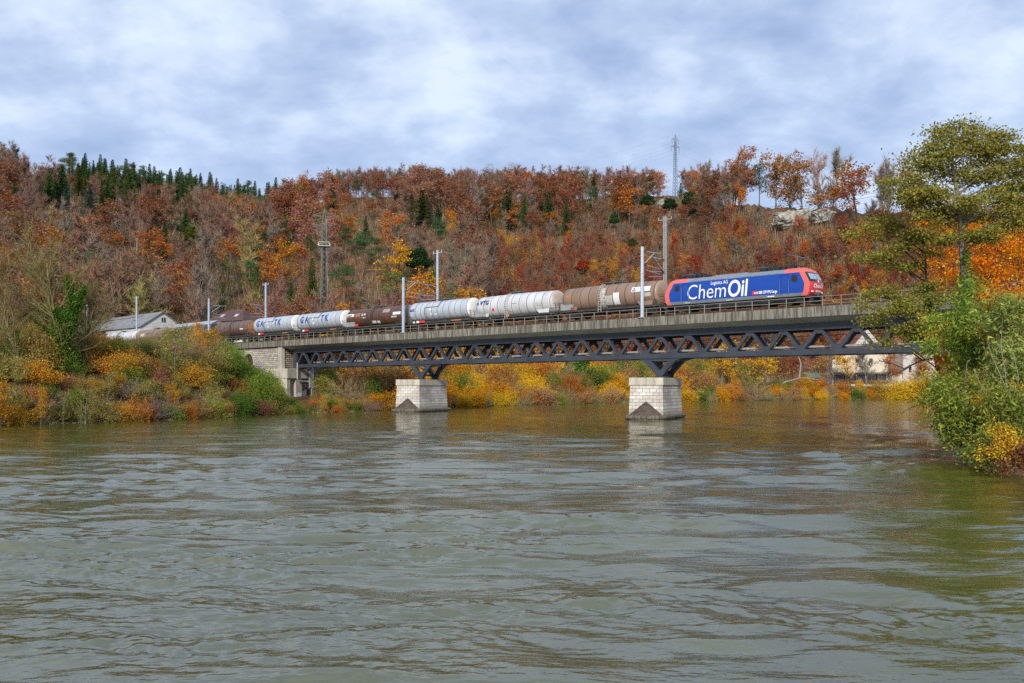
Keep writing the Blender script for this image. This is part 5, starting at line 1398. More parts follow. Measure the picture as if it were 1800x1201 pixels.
# ------------------------------------------------------------------ bank shrubs
BR = random.Random(21)
def shore_pt(line, t):
    P = np.array(line, float); d = np.hypot(*np.diff(P, axis=0).T); c = np.concatenate([[0], np.cumsum(d)]); s = t*c[-1]
    i = min(np.searchsorted(c, s, 'right')-1, len(d)-1); f = (s-c[i])/d[i]; p = P[i]+(P[i+1]-P[i])*f; dd = (P[i+1]-P[i])/d[i]
    return p, np.array([-dd[1], dd[0]])
def bank_label(col, kind, u, d, H):
    cn = CN.get(col, 'mixed'); zn = [(60, 'at the left picture edge'), (180, 'below the ivy-clad bare tree'), (330, 'below the wall'), (480, 'beside the ivy-hung abutment'), (560, 'under the left end of the truss'), (690, 'left of the first pier'), (790, 'behind the first pier'), (950, 'right of the first pier'), (1100, 'left of the second pier'), (1210, 'behind the second pier'), (1340, 'right of the second pier'), (1460, 'near the brown hut'), (1560, 'below the white houses'), (9999, 'at the right end of the far bank')]
    z = next(b for a, b in zn if u < a); sz = 'large' if H > 6 else ('low' if H < 3.2 else 'leafy' if kind == 'shrub' else 'thin')
    if kind == 'twiggy': sz = ''
    row = "at the waterline" if d < 4 else ('a little up the bank' if d < 12 else 'high on the bank')
    k = {'shrub': 'bush', 'twiggy': 'twiggy bush', 'leafy': 'small tree', 'sapling': 'sapling', 'evergreen': 'bush'}[kind]
    return f"{sz} {cn} {k} {row} {z}".strip()
LTAB = [(.14, ('shrub', (.30, .20, .06))), (.11, ('shrub', (.46, .26, .04))), (.16, ('shrub', (.26, .22, .07))), (.07, ('twiggy', TWG)), (.06, ('twiggy', TWR)), (.10, ('shrub', ORA)), (.14, ('shrub', (.20, .25, .045))), (.10, ('shrub', (.12, .18, .03))), (.10, ('twiggy', TWY)), (.06, ('shrub', (.30, .15, .09))), (.10, ('sapling', GLD)), (.07, ('sapling', (.24, .22, .06)))]
ITAB = [(.5, ('shrub', (.10, .165, .03))), (.2, ('shrub', OLI)), (.15, ('shrub', BRN)), (.15, ('shrub', (.30, .13, .05)))]
FTAB = [(.20, ('shrub', (.60, .35, .035))), (.17, ('shrub', (.54, .25, .025))), (.13, ('shrub', ORA)), (.15, ('shrub', (.24, .23, .05))), (.11, ('shrub', (.11, .17, .035))), (.14, ('shrub', (.32, .18, .07))), (.10, ('twiggy', (.28, .20, .10))), (.06, ('twiggy', TWY)), (.06, ('shrub', (.34, .20, .09)))]
def bank(line, ta, tb, step, ds, tabf, hf):
    P = np.array(line, float); tot = np.hypot(*np.diff(P, axis=0).T).sum()
    for d0 in ds:
        s = ta*tot+BR.uniform(0, step)
        while s < tb*tot:
            p, nrm = shore_pt(line, s/tot); d = d0+BR.uniform(-1.2, 1.2)
            x, y = p+nrm*d
            u = 900+F*x/y if y > 5 else -999
            s += step*(1+.3*d0/10)*BR.uniform(.7, 1.3)
            if y < 30 or u < -140 or u > 1720: continue
            kind, col = pick(BR, tabf(u, d)); H = hf(u, d, kind)*(1.35 if kind == 'sapling' else 1)
            if H <= 0: continue
            z = gz(x, y); H = min(H, CAMZ+(HZ-float(np.interp(u, LIMU, LIMY)))/F*y-max(z, .05))
            if H < .8: continue
            plant(kind, (x, y, max(z, .05)), H, col, bank_label(col, kind, u, d, H), 'bush', 'bushes along the riverbank', True, BR.uniform(.95, 1.35))
LIMU = [-200, 0, 90, 130, 180, 222, 300, 308, 340, 386, 400, 430, 470, 490, 540, 560, 700, 9999]; LIMY = [540, 560, 568, 580, 580, 590, 590, 574, 570, 572, 606, 632, 648, 690, 705, 600, 560, 560]
def ltab(u, d): return ITAB if 395 < u < 545 else LTAB
def lh(u, d, kind):
    h = BR.uniform(1.8, 3.4) if d < 5 else BR.uniform(2.6, 5.2)
    if u > 400: h = BR.uniform(2.2, 3.6)
    if u > 455: h = BR.uniform(1.2, 2.4)
    if 470 < u < 560 and d > 12: return 0
    if d > 22 and u > 330: h *= .7
    return h
TOT = np.array(LB, float); ss = np.concatenate([[0], np.cumsum(np.hypot(*np.diff(TOT, axis=0).T))])
bank(LB, ss[2]/ss[-1], ss[7]/ss[-1], 2.1, (-.6, .8, 2.6, 4.8, 7.5, 11, 15, 20, 26), ltab, lh)
def ftab(u, d):
    if u < 700: return FTAB[1:]+[(.3, ('shrub', (.12, .15, .035))), (.2, ('twiggy', TWR))]
    return FTAB
def fh(u, d, kind):
    h = BR.uniform(3.2, 5.2) if d < 4 else BR.uniform(4.5, 7.5)
    if d > 14: h = BR.uniform(6, 9.5)
    if 1330 < u < 1660: h = BR.uniform(2.6, 5.0) if d < 6 else (BR.uniform(3.2, 5.2) if d < 11 else 0)
    if u < 640 and d > 12: h = BR.uniform(4, 7)
    return h
bank(LB, ss[7]/ss[-1], ss[14]/ss[-1], 4.6, (-.2, 3.5, 8, 14, 21, 30, 41), ftab, fh)
# ivy mound against the abutment and the slope left of it
for k in range(70):
    u = BR.uniform(386, 520); Yk = 160-BR.uniform(10, 34) if u < 470 else 153-BR.uniform(4, 20); x = (u-900)/F*Yk
    yt = np.interp(u, [386, 400, 415, 430, 450, 470, 482, 488, 512, 540], [584, 596, 616, 630, 641, 647, 658, 686, 696, 710]); z0 = gz(x, Yk)
    if z0 < -.5: continue
    zt = CAMZ+(HZ-yt)/F*Yk; H = zt-z0+BR.uniform(-.5, .25)
    if H < .9: continue
    H = min(H, 6.5)
    col = pick(BR, [(.5, (.14, .21, .035)), (.25, (.25, .25, .05)), (.25, (.085, .155, .03))])
    cn = 'yellow green' if col[0] > .2 else ('light green' if col[0] > .1 else 'deep green')
    plant('shrub', (x, Yk, z0), H, col, cn+' ivy clad bush of the mound leaning on the stone abutment', 'bush', 'ivy mound bushes by the abutment', True, .85, name='ivy_shrub')
for k in range(80):
    u = BR.uniform(110, 395); s = s_of(u, -3); p = B(s, BR.uniform(-9, -1.5)); z = gz(p.x, p.y)
    kind, col = pick(BR, [(.4, ('twiggy', TWG)), (.2, ('shrub', BRN)), (.2, ('shrub', (.17, .17, .045))), (.2, ('twiggy', TWY))])
    H = min(BR.uniform(2, 5), CAMZ+(HZ-float(np.interp(u, LIMU, LIMY)))/F*p.y-z)
    if H < .9: continue
    plant(kind, (p.x, p.y, z), H, col, bank_label(col, kind, u, 20, H).replace(' high on the bank', ' by the track'), 'bush', 'bushes beside the railway track', True, 1.)
# low weeds on the parapet
rg = np.random.default_rng(3); C = []
for k in range(60):
    s = rg.uniform(-98, 30); p = B(s, .5); m = rg.integers(20, 70); C.append(np.array([p.x, p.y, 11.95])+np.abs(rg.normal(size=(m, 3)))*np.array([.25, .1, .14]))
v2, f2 = leaves(np.concatenate(C), .12, rg, 0, .5); o_ = np_obj('weeds', [(v2, f2, 0)], [F_leaf]); o_.color = (.25, .2, .05, 1); tag(o_, 'yellowing weeds growing along the track edge', 'weeds', kind='stuff')

for u, Yk, yt, kind, col, lab in [(1600, 264, 655, 'shrub', (.62, .40, .04), 'brightest yellow bush below the white riverside house'), (1568, 265, 662, 'shrub', (.56, .34, .04), 'golden bush below the small garage'), (1632, 262, 650, 'shrub', (.60, .36, .04), 'yellow bush right below the white riverside house'), (1540, 267, 666, 'shrub', (.44, .27, .06), 'ochre bush below the porch house'), (1622, 284, 628, 'leafy', (.42, .17, .05), 'orange brown tree before the white riverside house'),
    (1470, 277, 622, 'leafy', (.34, .20, .08), 'dull brown tree before the left corner of the porch house'), (1495, 276, 628, 'leafy', (.60, .34, .04), 'small bright yellow tree in front of the porch house'), (1562, 280, 622, 'leafy', (.46, .20, .05), 'orange brown tree hiding the small garage'), (1522, 279, 618, 'bare', TWG, 'bare grey tree before the porch house'),
    (1408, 274, 632, 'bare', TWR, 'bare tree beside the brown hut on the far bank'), (1345, 268, 612, 'leafy', (.62, .38, .04), 'slender yellow tree on the far bank left of the hut'), (1268, 250, 612, 'leafy', (.60, .36, .04), 'bright yellow tree seen through the truss right of the second pier'), (1308, 258, 616, 'leafy', (.58, .34, .045), 'yellow tree above the bushes under the locomotive'), (1015, 222, 626, 'evergreen', (.09, .19, .03), 'bright green bush seen below the truss between the piers')]:
    x = (u-900)/F*Yk; z = gz(x, Yk); H = CAMZ+(HZ-yt)/F*Yk-z
    plant(kind, (x, Yk, z), H, col, lab, 'tree', None, True, 1.3)

# dead reeds, grass and trailing stems along the waterline
rg = np.random.default_rng(12); P = []; Q = []
P_ = np.array(LB, float)
for i in range(2, 14):
    L = np.hypot(*(P_[i+1]-P_[i])); m = int(L*230); t = rg.random(m)[:, None]; dd = (P_[i+1]-P_[i])/L
    cl = .5+.5*np.sin(t[:, 0]*L*1.7)+.3*np.sin(t[:, 0]*L*.6+1); d = rg.normal(.5, .7, m)
    xy = P_[i]+(P_[i+1]-P_[i])*t+np.array([-dd[1], dd[0]])*d[:, None]; h = rg.uniform(.25, 1.3, m)*np.clip(cl, .15, 1.4)
    z = np.maximum(ground_z(xy[:, 0], xy[:, 1]), -.05); a = np.stack([xy[:, 0], xy[:, 1], z], 1)
    P.append(a); Q.append(a+np.stack([rg.normal(size=m)*.35, rg.normal(size=m)*.3-.15, h], 1))
P = np.concatenate(P); Q = np.concatenate(Q); gi = rg.integers(0, 3, len(P)); ch = []
for j in range(3): v1, f1 = slivers(P[gi == j], Q[gi == j], .05, rg); ch.append((v1, f1, j))
o_ = np_obj('reeds', ch, [fixed_tint('dead reed', (.34, .26, .13)), fixed_tint('brown stalks', (.17, .11, .06)), fixed_tint('green sedge', (.15, .19, .05))])
tag(o_, 'dead reeds, sedge and stalks fringing the waterline', 'reeds', kind='stuff')
# ------------------------------------------------------------------ pylons
M_lat = paint('lattice steel', (.115, .135, .12), .6, .2, .2, .4)
M_lat2 = paint('dull lattice steel', (.20, .22, .25), .6, .2, .2, .4)
def pylon(u, ytop, H, wb, wt, arms, label, mat, platform=None, Y=None, rz=0.):
    if Y is None: x, y, z = hill_pos(u, ytop, H)
    else: y = Y; x = (u-900)/F*Y; z = CAMZ+(HZ-ytop)/F*Y-H
    root = empty('lattice_pylon', (x, y, z), rz); tag(root, label, 'pylon', 'lattice pylons of the power line')
    def hwid(h): return wb/2+(wt/2-wb/2)*min(1, h/(H*.9)) if h < H*.9 else wt/2*(1-(h-H*.9)/(H*.1)*.9)
    b = MB()
    for sx in (-1, 1):
        for sy in (-1, 1): b.bar((sx*wb/2, sy*wb/2, -1.5), (sx*wt/2, sy*wt/2, H*.9), .15, .15); b.bar((sx*wt/2, sy*wt/2, H*.9), (0, 0, H), .14, .14)
    b.build('legs', mat, root)
    b = MB(); h = 0
    while h < H*.9:
        st = max(1.2, hwid(h)*1.9); h2 = min(H*.9, h+st); a, c = hwid(h), hwid(h2)
        for i in range(4):
            ca = [(-1, -1), (1, -1), (1, 1), (-1, 1)]; p = ca[i]; q = ca[(i+1) % 4]
            b.bar((p[0]*a, p[1]*a, h), (q[0]*c, q[1]*c, h2), .07, .07); b.bar((q[0]*a, q[1]*a, h), (p[0]*c, p[1]*c, h2), .07, .07)
        h = h2
    b.build('bracing', mat, root)
    for hz, hl, ins in arms:
        b = MB()
        for sx in (-1, 1):
            for sy in (-1, 1): b.bar((sx*wt*.4, sy*wt*.4, hz), (sx*hl, 0, hz+.3), .12, .12)
            b.bar((sx*wt*.4, 0, hz+1.3), (sx*hl, 0, hz+.35), .1, .1)
        b.build('crossarm', mat, root)
        if ins:
            for sx in (-1, 1):
                b = MB(); b.cyl((sx*hl, 0, hz+.2), (sx*hl, 0, hz-ins), .15, n=6); b.build('insulator', M_lat2, root)
    if platform:
        b = MB(); r = wt*.5+1.0
        b.box(-r, r, -r, r, platform, platform+.15)
        for sx in (-1, 1):
            for sy in (-1, 0, 1): b.bar((sx*r, sy*r, platform), (sx*r, sy*r, platform+1.2), .08, .08); b.cyl((sx*r, sy*r*.6, platform+.4), (sx*(r+.3), sy*r*.6, platform+.5), .3, n=8)
        for sy in (-1, 1): b.bar((-r, sy*r, platform+1.2), (r, sy*r, platform+1.2), .1, .1); b.bar((sy*r, -r, platform+1.2), (sy*r, r, platform+1.2), .1, .1)
        b.build('platform', paint('pale platform', (.55, .56, .46), .6, 0, .2), root)
    if platform:
        b = MB(); b.cyl((0, 0, 0), (0, 0, platform), .28, n=8); b.build('cable_duct', M_dark, root)
    return Vector((x, y, z)), H
p1, H1 = pylon(1187, 236, 37, 2.2, .8, ((29.8, 3.2, 2.4), (33.9, 2.6, 2.2)), 'tall lattice pylon on the hilltop rising into the sky', M_lat2, rz=R(38))
p2, H2 = pylon(570, 367, 44, 2.7, 1.2, ((38.9, 3.6, 0), (41.6, 3.4, 0)), 'lattice pylon with a pale platform low on the slope', M_lat, platform=32.6, Y=272, rz=R(10))
for k, (sx, hz) in enumerate(((-1, 27.4), (1, 27.4), (-1, 31.7), (1, 31.7), (0, 37))):
    a = p1+Vector((sx*3*math.cos(R(38)), sx*3*math.sin(R(38)), hz))
    for dst in (Vector((-280, 420, 60)), Vector((360, 470, 70))):
        e = Vector((dst.x+sx*4, dst.y+sx*4, dst.z+(hz-28)*.7)); pts = []
        for i in range(13):
            t = i/12; v = a.lerp(e, t); v.z -= 4*t*(1-t)*16; pts.append(v)
        wire('power_line', 'thin power line hung from the hilltop pylon', pts, .018, 'high voltage wires')
for sx, hz in ((-1, 38.9), (1, 38.9), (-1, 41.6), (1, 41.6)):
    a = p2+Vector((sx*3.4, 0, hz)); e = Vector((p1.x+150+sx*4, 330, 60+hz*.4)); pts = []
    for i in range(13):
        t = i/12; v = a.lerp(e, t); v.z -= 4*t*(1-t)*7; pts.append(v)
    wire('power_line', 'thin power line crossing the slope from the lower pylon', pts, .02, 'lower power wires')
# ------------------------------------------------------------------ buildings on the left
M_wall = paint('white rendered wall', (.52, .50, .46), .85, 0, .12, .6, .25, (.25, .22, .18))
M_cream = paint('cream rendered wall', (.60, .54, .42), .85, 0, .1, .6, .15, (.3, .25, .18))
def rooftile(name, c1, c2, sc):
    m, nt, out = new_mat(name); T = NT(nt); o = T.n('TexCoord').outputs['Object']
    n1 = T.noise(o, .6, 5, .7); n2 = T.noise(o, 6, 3, .6, (1, 1, sc))
    c = T.mix(T.ramp(n1, [(.35, 0.), (.65, 1.)]), c1, c2); c = T.mix(1., c, T.ramp(n2, [(.3, .75), (.7, 1.2)]), 'MULTIPLY'); principled(T, out, c, .85, 0, .2, n2, .4, .05); return m
M_roofg = rooftile('grey fibre roof', (.27, .265, .28), (.19, .18, .185), 3); M_roofb = rooftile('brown roof tiles', (.13, .075, .06), (.085, .05, .045), 6); M_roofr = rooftile('red roof tiles', (.27, .085, .05), (.16, .06, .04), 6)
M_win = paint('dark window pane', (.03, .035, .045), .1)
M_wood = paint('dark stained wood', (.09, .055, .035), .8, 0, .3, 3)
M_shut = paint('red shutter paint', (.40, .03, .03), .6)
def gable_house(name, label, cat, loc, rz, L, Wd, he, hr, wallm, roofm, over=.5, windows=(), extra=None, shut=None):
    """ridge along local x, gable faces +x and -x; windows: (face, a, z, w, h)"""
    root = empty(name, loc, rz); tag(root, label, cat, None)
    b = MB(); b.prism([(-Wd/2, -1), (Wd/2, -1), (Wd/2, he), (0, hr-.12), (-Wd/2, he)], -L/2, L/2, 'yz'); b.build('wall', wallm, root)
    b = MB(); sl = (hr-he)/(Wd/2)
    for sg in (-1, 1):
        y1 = sg*(Wd/2+over); z1 = he-sl*over
        b.add([(x, y, z+dz) for dz in (0, .14) for x, y, z in ((-L/2-over, 0, hr), (L/2+over, 0, hr), (L/2+over, y1, z1), (-L/2-over, y1, z1))], [(0, 3, 2, 1), (4, 5, 6, 7), (0, 1, 5, 4), (1, 2, 6, 5), (2, 3, 7, 6), (3, 0, 4, 7)])
    b.build('roof', roofm, root)
    for face, a, z, ww, h in windows:
        wn = empty('window', (0, 0, 0), 0, root); e = .006
        if face in '+-':
            s = 1 if face == '+' else -1; x = s*L/2
            MB().box(min(x, x+s*.03), max(x, x+s*.03), a-ww/2, a+ww/2, z, z+h).build('pane', M_win, wn)
            b = MB()
            for y0, y1, z0, z1 in ((a-ww/2-.1, a-ww/2, z-.1, z+h+.1), (a+ww/2, a+ww/2+.1, z-.1, z+h+.1), (a-ww/2, a+ww/2, z-.1, z), (a-ww/2, a+ww/2, z+h, z+h+.1), (a-.03, a+.03, z, z+h)): b.box(min(x+s*.031, x+s*.07), max(x+s*.031, x+s*.07), y0, y1, z0, z1)
            b.build('frame', wallm, wn)
            if shut:
                for q in (-1, 1):
                    y0, y1 = sorted((a+q*(ww/2+.1), a+q*(ww/2+.1+ww*.5))); MB().box(min(x, x+s*.06), max(x, x+s*.06), y0, y1, z-.05, z+h+.05).build('shutter', shut, wn)
        else:
            s = -1 if face == 'n' else 1; y = s*Wd/2
            MB().box(a-ww/2, a+ww/2, min(y, y+s*.03), max(y, y+s*.03), z, z+h).build('pane', M_win, wn)
            if shut:
                for q in (-1, 1):
                    x0, x1 = sorted((a+q*(ww/2+.02), a+q*(ww/2+.02+ww*.5))); MB().box(x0, x1, min(y, y+s*.06), max(y, y+s*.06), z-.05, z+h+.05).build('shutter', shut, wn)
    if extra: extra(root)
    return root
# long shed: gable end turned to the right, ridge running away along the track
w0 = 20.5; sE = s_of(285, w0); pE = B(sE, w0); zr = CAMZ+(HZ-549)/F*pE.y; zb = 11.3; L = 66
def shed_x(root):
    hr = zr-zb; he = hr-3.9
    b = MB(); b.box(-L/2+3, L/2-9, -1.6, -.4, hr-.78, hr-.2); b.add([], []); b.build('skylight_strip', M_roofg, root)
    b = MB()
    for k in range(11): x = -L/2+2+k*4; b.box(x, x+2.6, -6.03, -5.78, he-1.5, he-.35)
    b.build('window_band', M_win, root)
pc = B(sE-L/2, w0, zb)
gable_house('storage_shed', 'long shed with a grey roof and white gable beside the railway', 'shed', pc, TH, L, 11.6, zr-zb-3.9, zr-zb, M_wall, M_roofg, .5, (('+', .4, zr-zb-2.6, 1.2, 1.2),), shed_x)
sE = s_of(372, 16); pE = B(sE, 16); zr2 = CAMZ+(HZ-564)/F*pE.y
gable_house('low_shed', 'low pale roofed shed between the white gable and the brown roofed house', 'shed', B(sE-9, 17, zb), TH, 19, 7, zr2-zb-1.7, zr2-zb, M_wall, rooftile('pale sheet roof', (.42, .42, .44), (.33, .33, .35), 3), .3)
# brown hip-roofed house
Yh = 235; xc = (416-900)/F*Yh; zt = CAMZ+(HZ-544)/F*Yh; ze = CAMZ+(HZ-566)/F*Yh
hs = empty('brown_roofed_house', (xc, Yh, 11.3), R(-22)); tag(hs, 'cream house with a brown hipped roof and skylights behind the brown tank wagon', 'house')
MB().box(-5.2, 5.2, -4.2, 4.2, -1, ze-11.3).build('wall', M_cream, hs)
h1, h2 = ze-11.3, zt-11.3
b = MB(); b.add([(-6, -5, h1), (6, -5, h1), (6, 5, h1), (-6, 5, h1), (-2.2, 0, h2), (2.2, 0, h2), (-6, -5, h1-.15), (6, -5, h1-.15), (6, 5, h1-.15), (-6, 5, h1-.15)], [(0, 1, 5, 4), (1, 2, 5), (2, 3, 4, 5), (3, 0, 4), (0, 6, 7, 1), (1, 7, 8, 2), (2, 8, 9, 3), (3, 9, 6, 0), (6, 9, 8, 7)])
rf = b.build('roof', M_roofb, hs)
MB().box(-.3, .3, 1, 1.6, h2-1.6, h2+.8).build('chimney', paint('dark chimney', (.06, .05, .05), .8), rf)
for x in (-2.2, 2.2):
    t = .45; y = -5*(1-t); z = h1+(h2-h1)*t; dz = (h2-h1)/5
    b = MB(); b.add([(x-.5, y-.5, z-.5*dz+.06), (x+.5, y-.5, z-.5*dz+.06), (x+.5, y+.5, z+.5*dz+.06), (x-.5, y+.5, z+.5*dz+.06), (x-.5, y-.5, z-.5*dz-.05), (x+.5, y-.5, z-.5*dz-.05), (x+.5, y+.5, z+.5*dz-.05), (x-.5, y+.5, z+.5*dz-.05)], [(0, 1, 2, 3), (7, 6, 5, 4), (0, 4, 5, 1), (1, 5, 6, 2), (2, 6, 7, 3), (3, 7, 4, 0)]); b.build('skylight', paint('skylight glass', (.45, .5, .56), .15), rf)
for x in (-3.4, -1, 1.4, 3.6): MB().box(x-.5, x+.5, -4.23, -4.205, h1-2.2, h1-.8).build('window', M_win, hs)
# ------------------------------------------------------------------ houses across the river, seen under the bridge
def H(u, Y): return ((u-900)/F*Y, Y)
x, y = H(1508, 300)
gable_house('white_house', 'white gabled house with red shutters seen through the truss', 'house', (x, y, 5), R(-78), 10, 9.5, 12.8, 17.9, M_wall, M_roofr, .7, (('+', -2.4, 10.9, .9, 1.3), ('+', 1.6, 10.9, .9, 1.3), ('+', -2.1, 6.2, .9, 1.3), ('+', 1.6, 6.2, .9, 1.3), ('+', 0, 14.4, .8, .8)), None, M_shut)
def porch(root):
    b = MB()
    for k in range(6): x = -8+k*3.2; b.box(x-.15, x+.15, -6.2, -5.9, -.5, 2.9)
    b.box(-8.3, 8.3, -6.3, -5.8, 2.9, 3.25); b.box(-8.3, 8.3, -6.25, -6.15, .2, .9); b.build('porch', M_wood, root)
    b = MB(); b.box(-7.6, 7.6, -5.08, -5.03, .2, 2.7); b.build('dark_opening', M_win, root)
    MB().box(-.6, .6, -5.7, -5.2, 0, 1.1).build('blue_barrel', paint('blue plastic', (.02, .06, .30), .4), root)
x, y = H(1507, 288)
gable_house('porch_house', 'low cream house with a dark wooden porch above the riverbank', 'house', (x, y, 4.9), R(-9), 17, 10, 9.9, 11.6, M_cream, M_roofr, .4, (('n', -5, 6.4, 1, 1.2), ('n', -1, 6.4, 1, 1.2), ('n', 3, 6.4, 1, 1.2)), porch)
x, y = H(1604, 292)
gable_house('riverside_house', 'white house with an orange roof at the right end of the bridge', 'house', (x, y, 4.9), R(8), 12, 9, 10, 15, M_wall, M_roofr, .6, (('n', -3.6, 3.4, .9, 2.4), ('n', 2.8, 3.8, .7, 1.0), ('n', -.6, 4.4, .6, .8), ('n', 2.5, 7.4, .8, 1.0)))
x, y = H(1560, 287)
gable_house('garage', 'small pale grey garage between the porch house and the white house', 'garage', (x, y, 4.9), R(5), 7, 5, 3.0, 4.4, M_wall, M_roofr, .3, (('n', -1.4, .2, 2.0, 2.2),))
x, y = H(1425, 272)
gable_house('garden_hut', 'brown wooden hut with a green roof above the far bank', 'hut', (x, y, 4.4), R(10), 3.6, 3.2, 2.3, 3.4, M_wood, paint('green roofing', (.06, .13, .11), .7, 0, .2), .5, (('n', .6, .9, .7, .7),))
fn = empty('garden_fence', (0, 0, 0)); tag(fn, 'low pale garden fence on top of the far riverbank', 'fence')
pts = [Vector((*H(u, 270), 0)) for u in range(1405, 1480, 9)]
for p in pts: p.z = gz(p.x, p.y)
for p, q in zip(pts[:-1], pts[1:]):
    b = MB(); b.bar((p.x, p.y, p.z+.9), (q.x, q.y, q.z+.9), .1, .05); b.bar((p.x, p.y, p.z+.45), (q.x, q.y, q.z+.45), .1, .05); b.build('fence_rail', M_pipe, fn)
for p in pts:
    b = MB(); b.box(p.x-.06, p.x+.06, p.y-.06, p.y+.06, p.z-.2, p.z+1.1); b.build('post', M_pipe, fn)
# ------------------------------------------------------------------ pale rocks on the slope
m, nt, out = new_mat('pale limestone'); T = NT(nt); o = T.n('TexCoord').outputs['Object']
n1 = T.noise(o, .5, 6, .7); n2 = T.noise(o, 1.2, 5, .7, (1, 1, .4))
c = T.mix(T.ramp(n1, [(.45, 0.), (.6, 1.)]), (.42, .40, .36), (.16, .16, .09)); c = T.mix(T.ramp(n2, [(.5, 0.), (.7, .7)]), c, (.10, .09, .075))
principled(T, out, c, .95, 0, .1, n2, .8, .3); M_rock = m
def rock(u, py, wpx, hpx, label, seed):
    x, y, z = hill_pos(u, py+hpx*.3, .1); k = y/F
    bm = bmesh.new(); bmesh.ops.create_icosphere(bm, subdivisions=5, radius=1); rr = np.random.default_rng(seed); ph = rr.uniform(0, 6, 12)
    for v in bm.verts:
        a = v.co.normalized(); f = 1+.18*math.sin(a.x*4+ph[0])*math.cos(a.z*5+ph[1])+.10*math.sin(a.x*11+ph[2]+a.y*7)*math.cos(a.z*9+ph[3])+.06*math.sin(a.x*23+ph[4])*math.sin(a.z*21+ph[5])
        bl = Vector((np.sign(a.x)*abs(a.x)**.7, np.sign(a.y)*abs(a.y)**.8, np.sign(a.z)*abs(a.z)**.6)); v.co = Vector((bl.x*wpx*k*.55*f, bl.y*4*f, bl.z*hpx*k*.62*f))
    me = bpy.data.meshes.new('rock'); bm.to_mesh(me); bm.free(); me.materials.append(M_rock)
    o = link(bpy.data.objects.new('rock_outcrop', me)); o.location = (x, y, z+hpx*k*.25); tag(o, label, 'rock', 'pale rock outcrops'); return o
rock(1394, 385, 62, 24, 'largest pale limestone outcrop on the right slope', 1)
rock(1446, 382, 34, 20, 'pale rock right of the largest limestone outcrop', 2)
rock(1164, 360, 18, 14, 'small pale rock between two dark evergreens', 3)
rock(1610, 355, 80, 34, 'pale cliff partly hidden behind the riverside tree', 4)
rock(1690, 365, 60, 30, 'pale cliff right behind the riverside tree trunk', 5)
NR = random.Random(31)
def infill(u0, u1, p0, p1, n, rx, ry):
    return [(u0+(u1-u0)*NR.random(), p0+(p1-p0)*NR.random(), NR.uniform(*rx), NR.uniform(*ry)) for _ in range(n)]
# ------------------------------------------------------------------ close vegetation: riverside trees, right bank, ivy-clad tree
def clump_plant(name, label, cat, base_u, base_py, Y, trunk, r0, clumps, leaf, dens, tint, seed, aspect=.6, droop=None, flat=.4, bark_m=None, ivy=None, group=None, sig=(.34, .34, .16), leafmat=None, stem=.02, crown='crown'):
    rg = np.random.default_rng(seed); k = Y/F
    base = at(base_u, base_py, Y); root = empty(name, base); bo = np.array(base)
    TP = [np.array(at(u, p, Y))-bo for u, p in trunk]; TP = [np.zeros(3)]+TP
    for i in range(1, len(TP)): TP[i][1] += rg.normal()*.12
    segs = []
    n = len(TP)-1
    for i in range(n): segs.append((TP[i], TP[i+1], r0*(1-.8*i/n), r0*(1-.8*(i+1)/n)))
    dense = np.concatenate([TP[i][None]+(TP[i+1]-TP[i])[None]*np.linspace(0, 1, 12)[:, None] for i in range(n)])
    C = []; tw = []
    for cl in clumps:
        u, p, rx, ry = cl[:4]; jt = .28 if flat == .4 else .1; u += rg.normal()*rx*jt; p += rg.normal()*ry*jt; rx *= rg.uniform(.75, 1.2); dy = cl[4] if len(cl) > 4 else rg.uniform(-.7, .7)*rx*k*1.6
        c = np.array(at(u, p, Y+dy))-bo; R3 = np.array([rx*k, max(rx*k*.9, .5), ry*k])
        dz = np.maximum(c[2]-dense[:, 2], -.3); dist = np.hypot(dense[:, 0]-c[0], dense[:, 1]-c[1])
        j = int(np.argmin(np.abs(dz-dist*.45)+.02*np.linalg.norm(dense-c, axis=1))); a = dense[j]
        L = np.linalg.norm(c-a); m1 = a+(c-a)*.45+np.array([0, 0, .10*L])+rg.normal(size=3)*.05*L
        rr = min(r0*.35, .012+.008*L); segs += [(a, m1, rr, rr*.7), (m1, c, rr*.7, rr*.35)]
        ns = max(6, int(rx*ry*dens/55))
        d = unit(rg, ns)*(rg.uniform(.15, 1, ns)**.5)[:, None]*R3
        for q in d:
            e = c+q; st = c+q*rg.uniform(.0, .4); st = st if rg.random() < .7 else m1+(c-m1)*rg.random()
            mid = (st+e)/2+np.array([0, 0, .06]); tw += [(st, mid, stem*.8, stem*.5), (mid, e, stem*.5, stem*.25)]
            m = int(rg.uniform(14, 52))
            C.append(e+rg.normal(size=(m, 3))*np.array(sig)*rg.uniform(.7, 1.3))
            for s in (.35, .7): C.append(st+(e-st)*s+rg.normal(size=(m//4, 3))*np.array(sig)*.7)
    C = np.concatenate(C)
    tv, tf = tubes(segs, 6); wv, wf = tubes(tw, 3)
    np_obj('trunk', [(tv, tf, 0)], [bark_m or BK_dark], root); np_obj('twigs', [(wv, wf, 0)], [bark_m or BK_dark], root)
    lv, lf = leaves(C, leaf, rg, flat, aspect, droop)
    o = np_obj(crown, [(lv, lf, 0)], [leafmat or F_near], root); o.color = (*(min(.8, t*1.6) for t in tint), 1)
    if ivy:
        I = []
        for u, p, rx, ry, n_ in ivy:
            c = np.array(at(u, p, Y-.3))-bo; I.append(c+rg.normal(size=(n_, 3))*np.array([rx*k*.6, rx*k*.6, ry*k*.55]))
        lv, lf = leaves(np.concatenate(I), .13, rg, .2, .8, .2); o = np_obj('ivy', [(lv, lf, 0)], [F_near], root); o.color = (.11, .21, .045, 1)
    tag(root, label, cat, group); return root
F_alder = foliage('alder leaves', .38, .6, 1.35, .022)
F_near = foliage('near leaves', .42, .5, 1.5, .045)
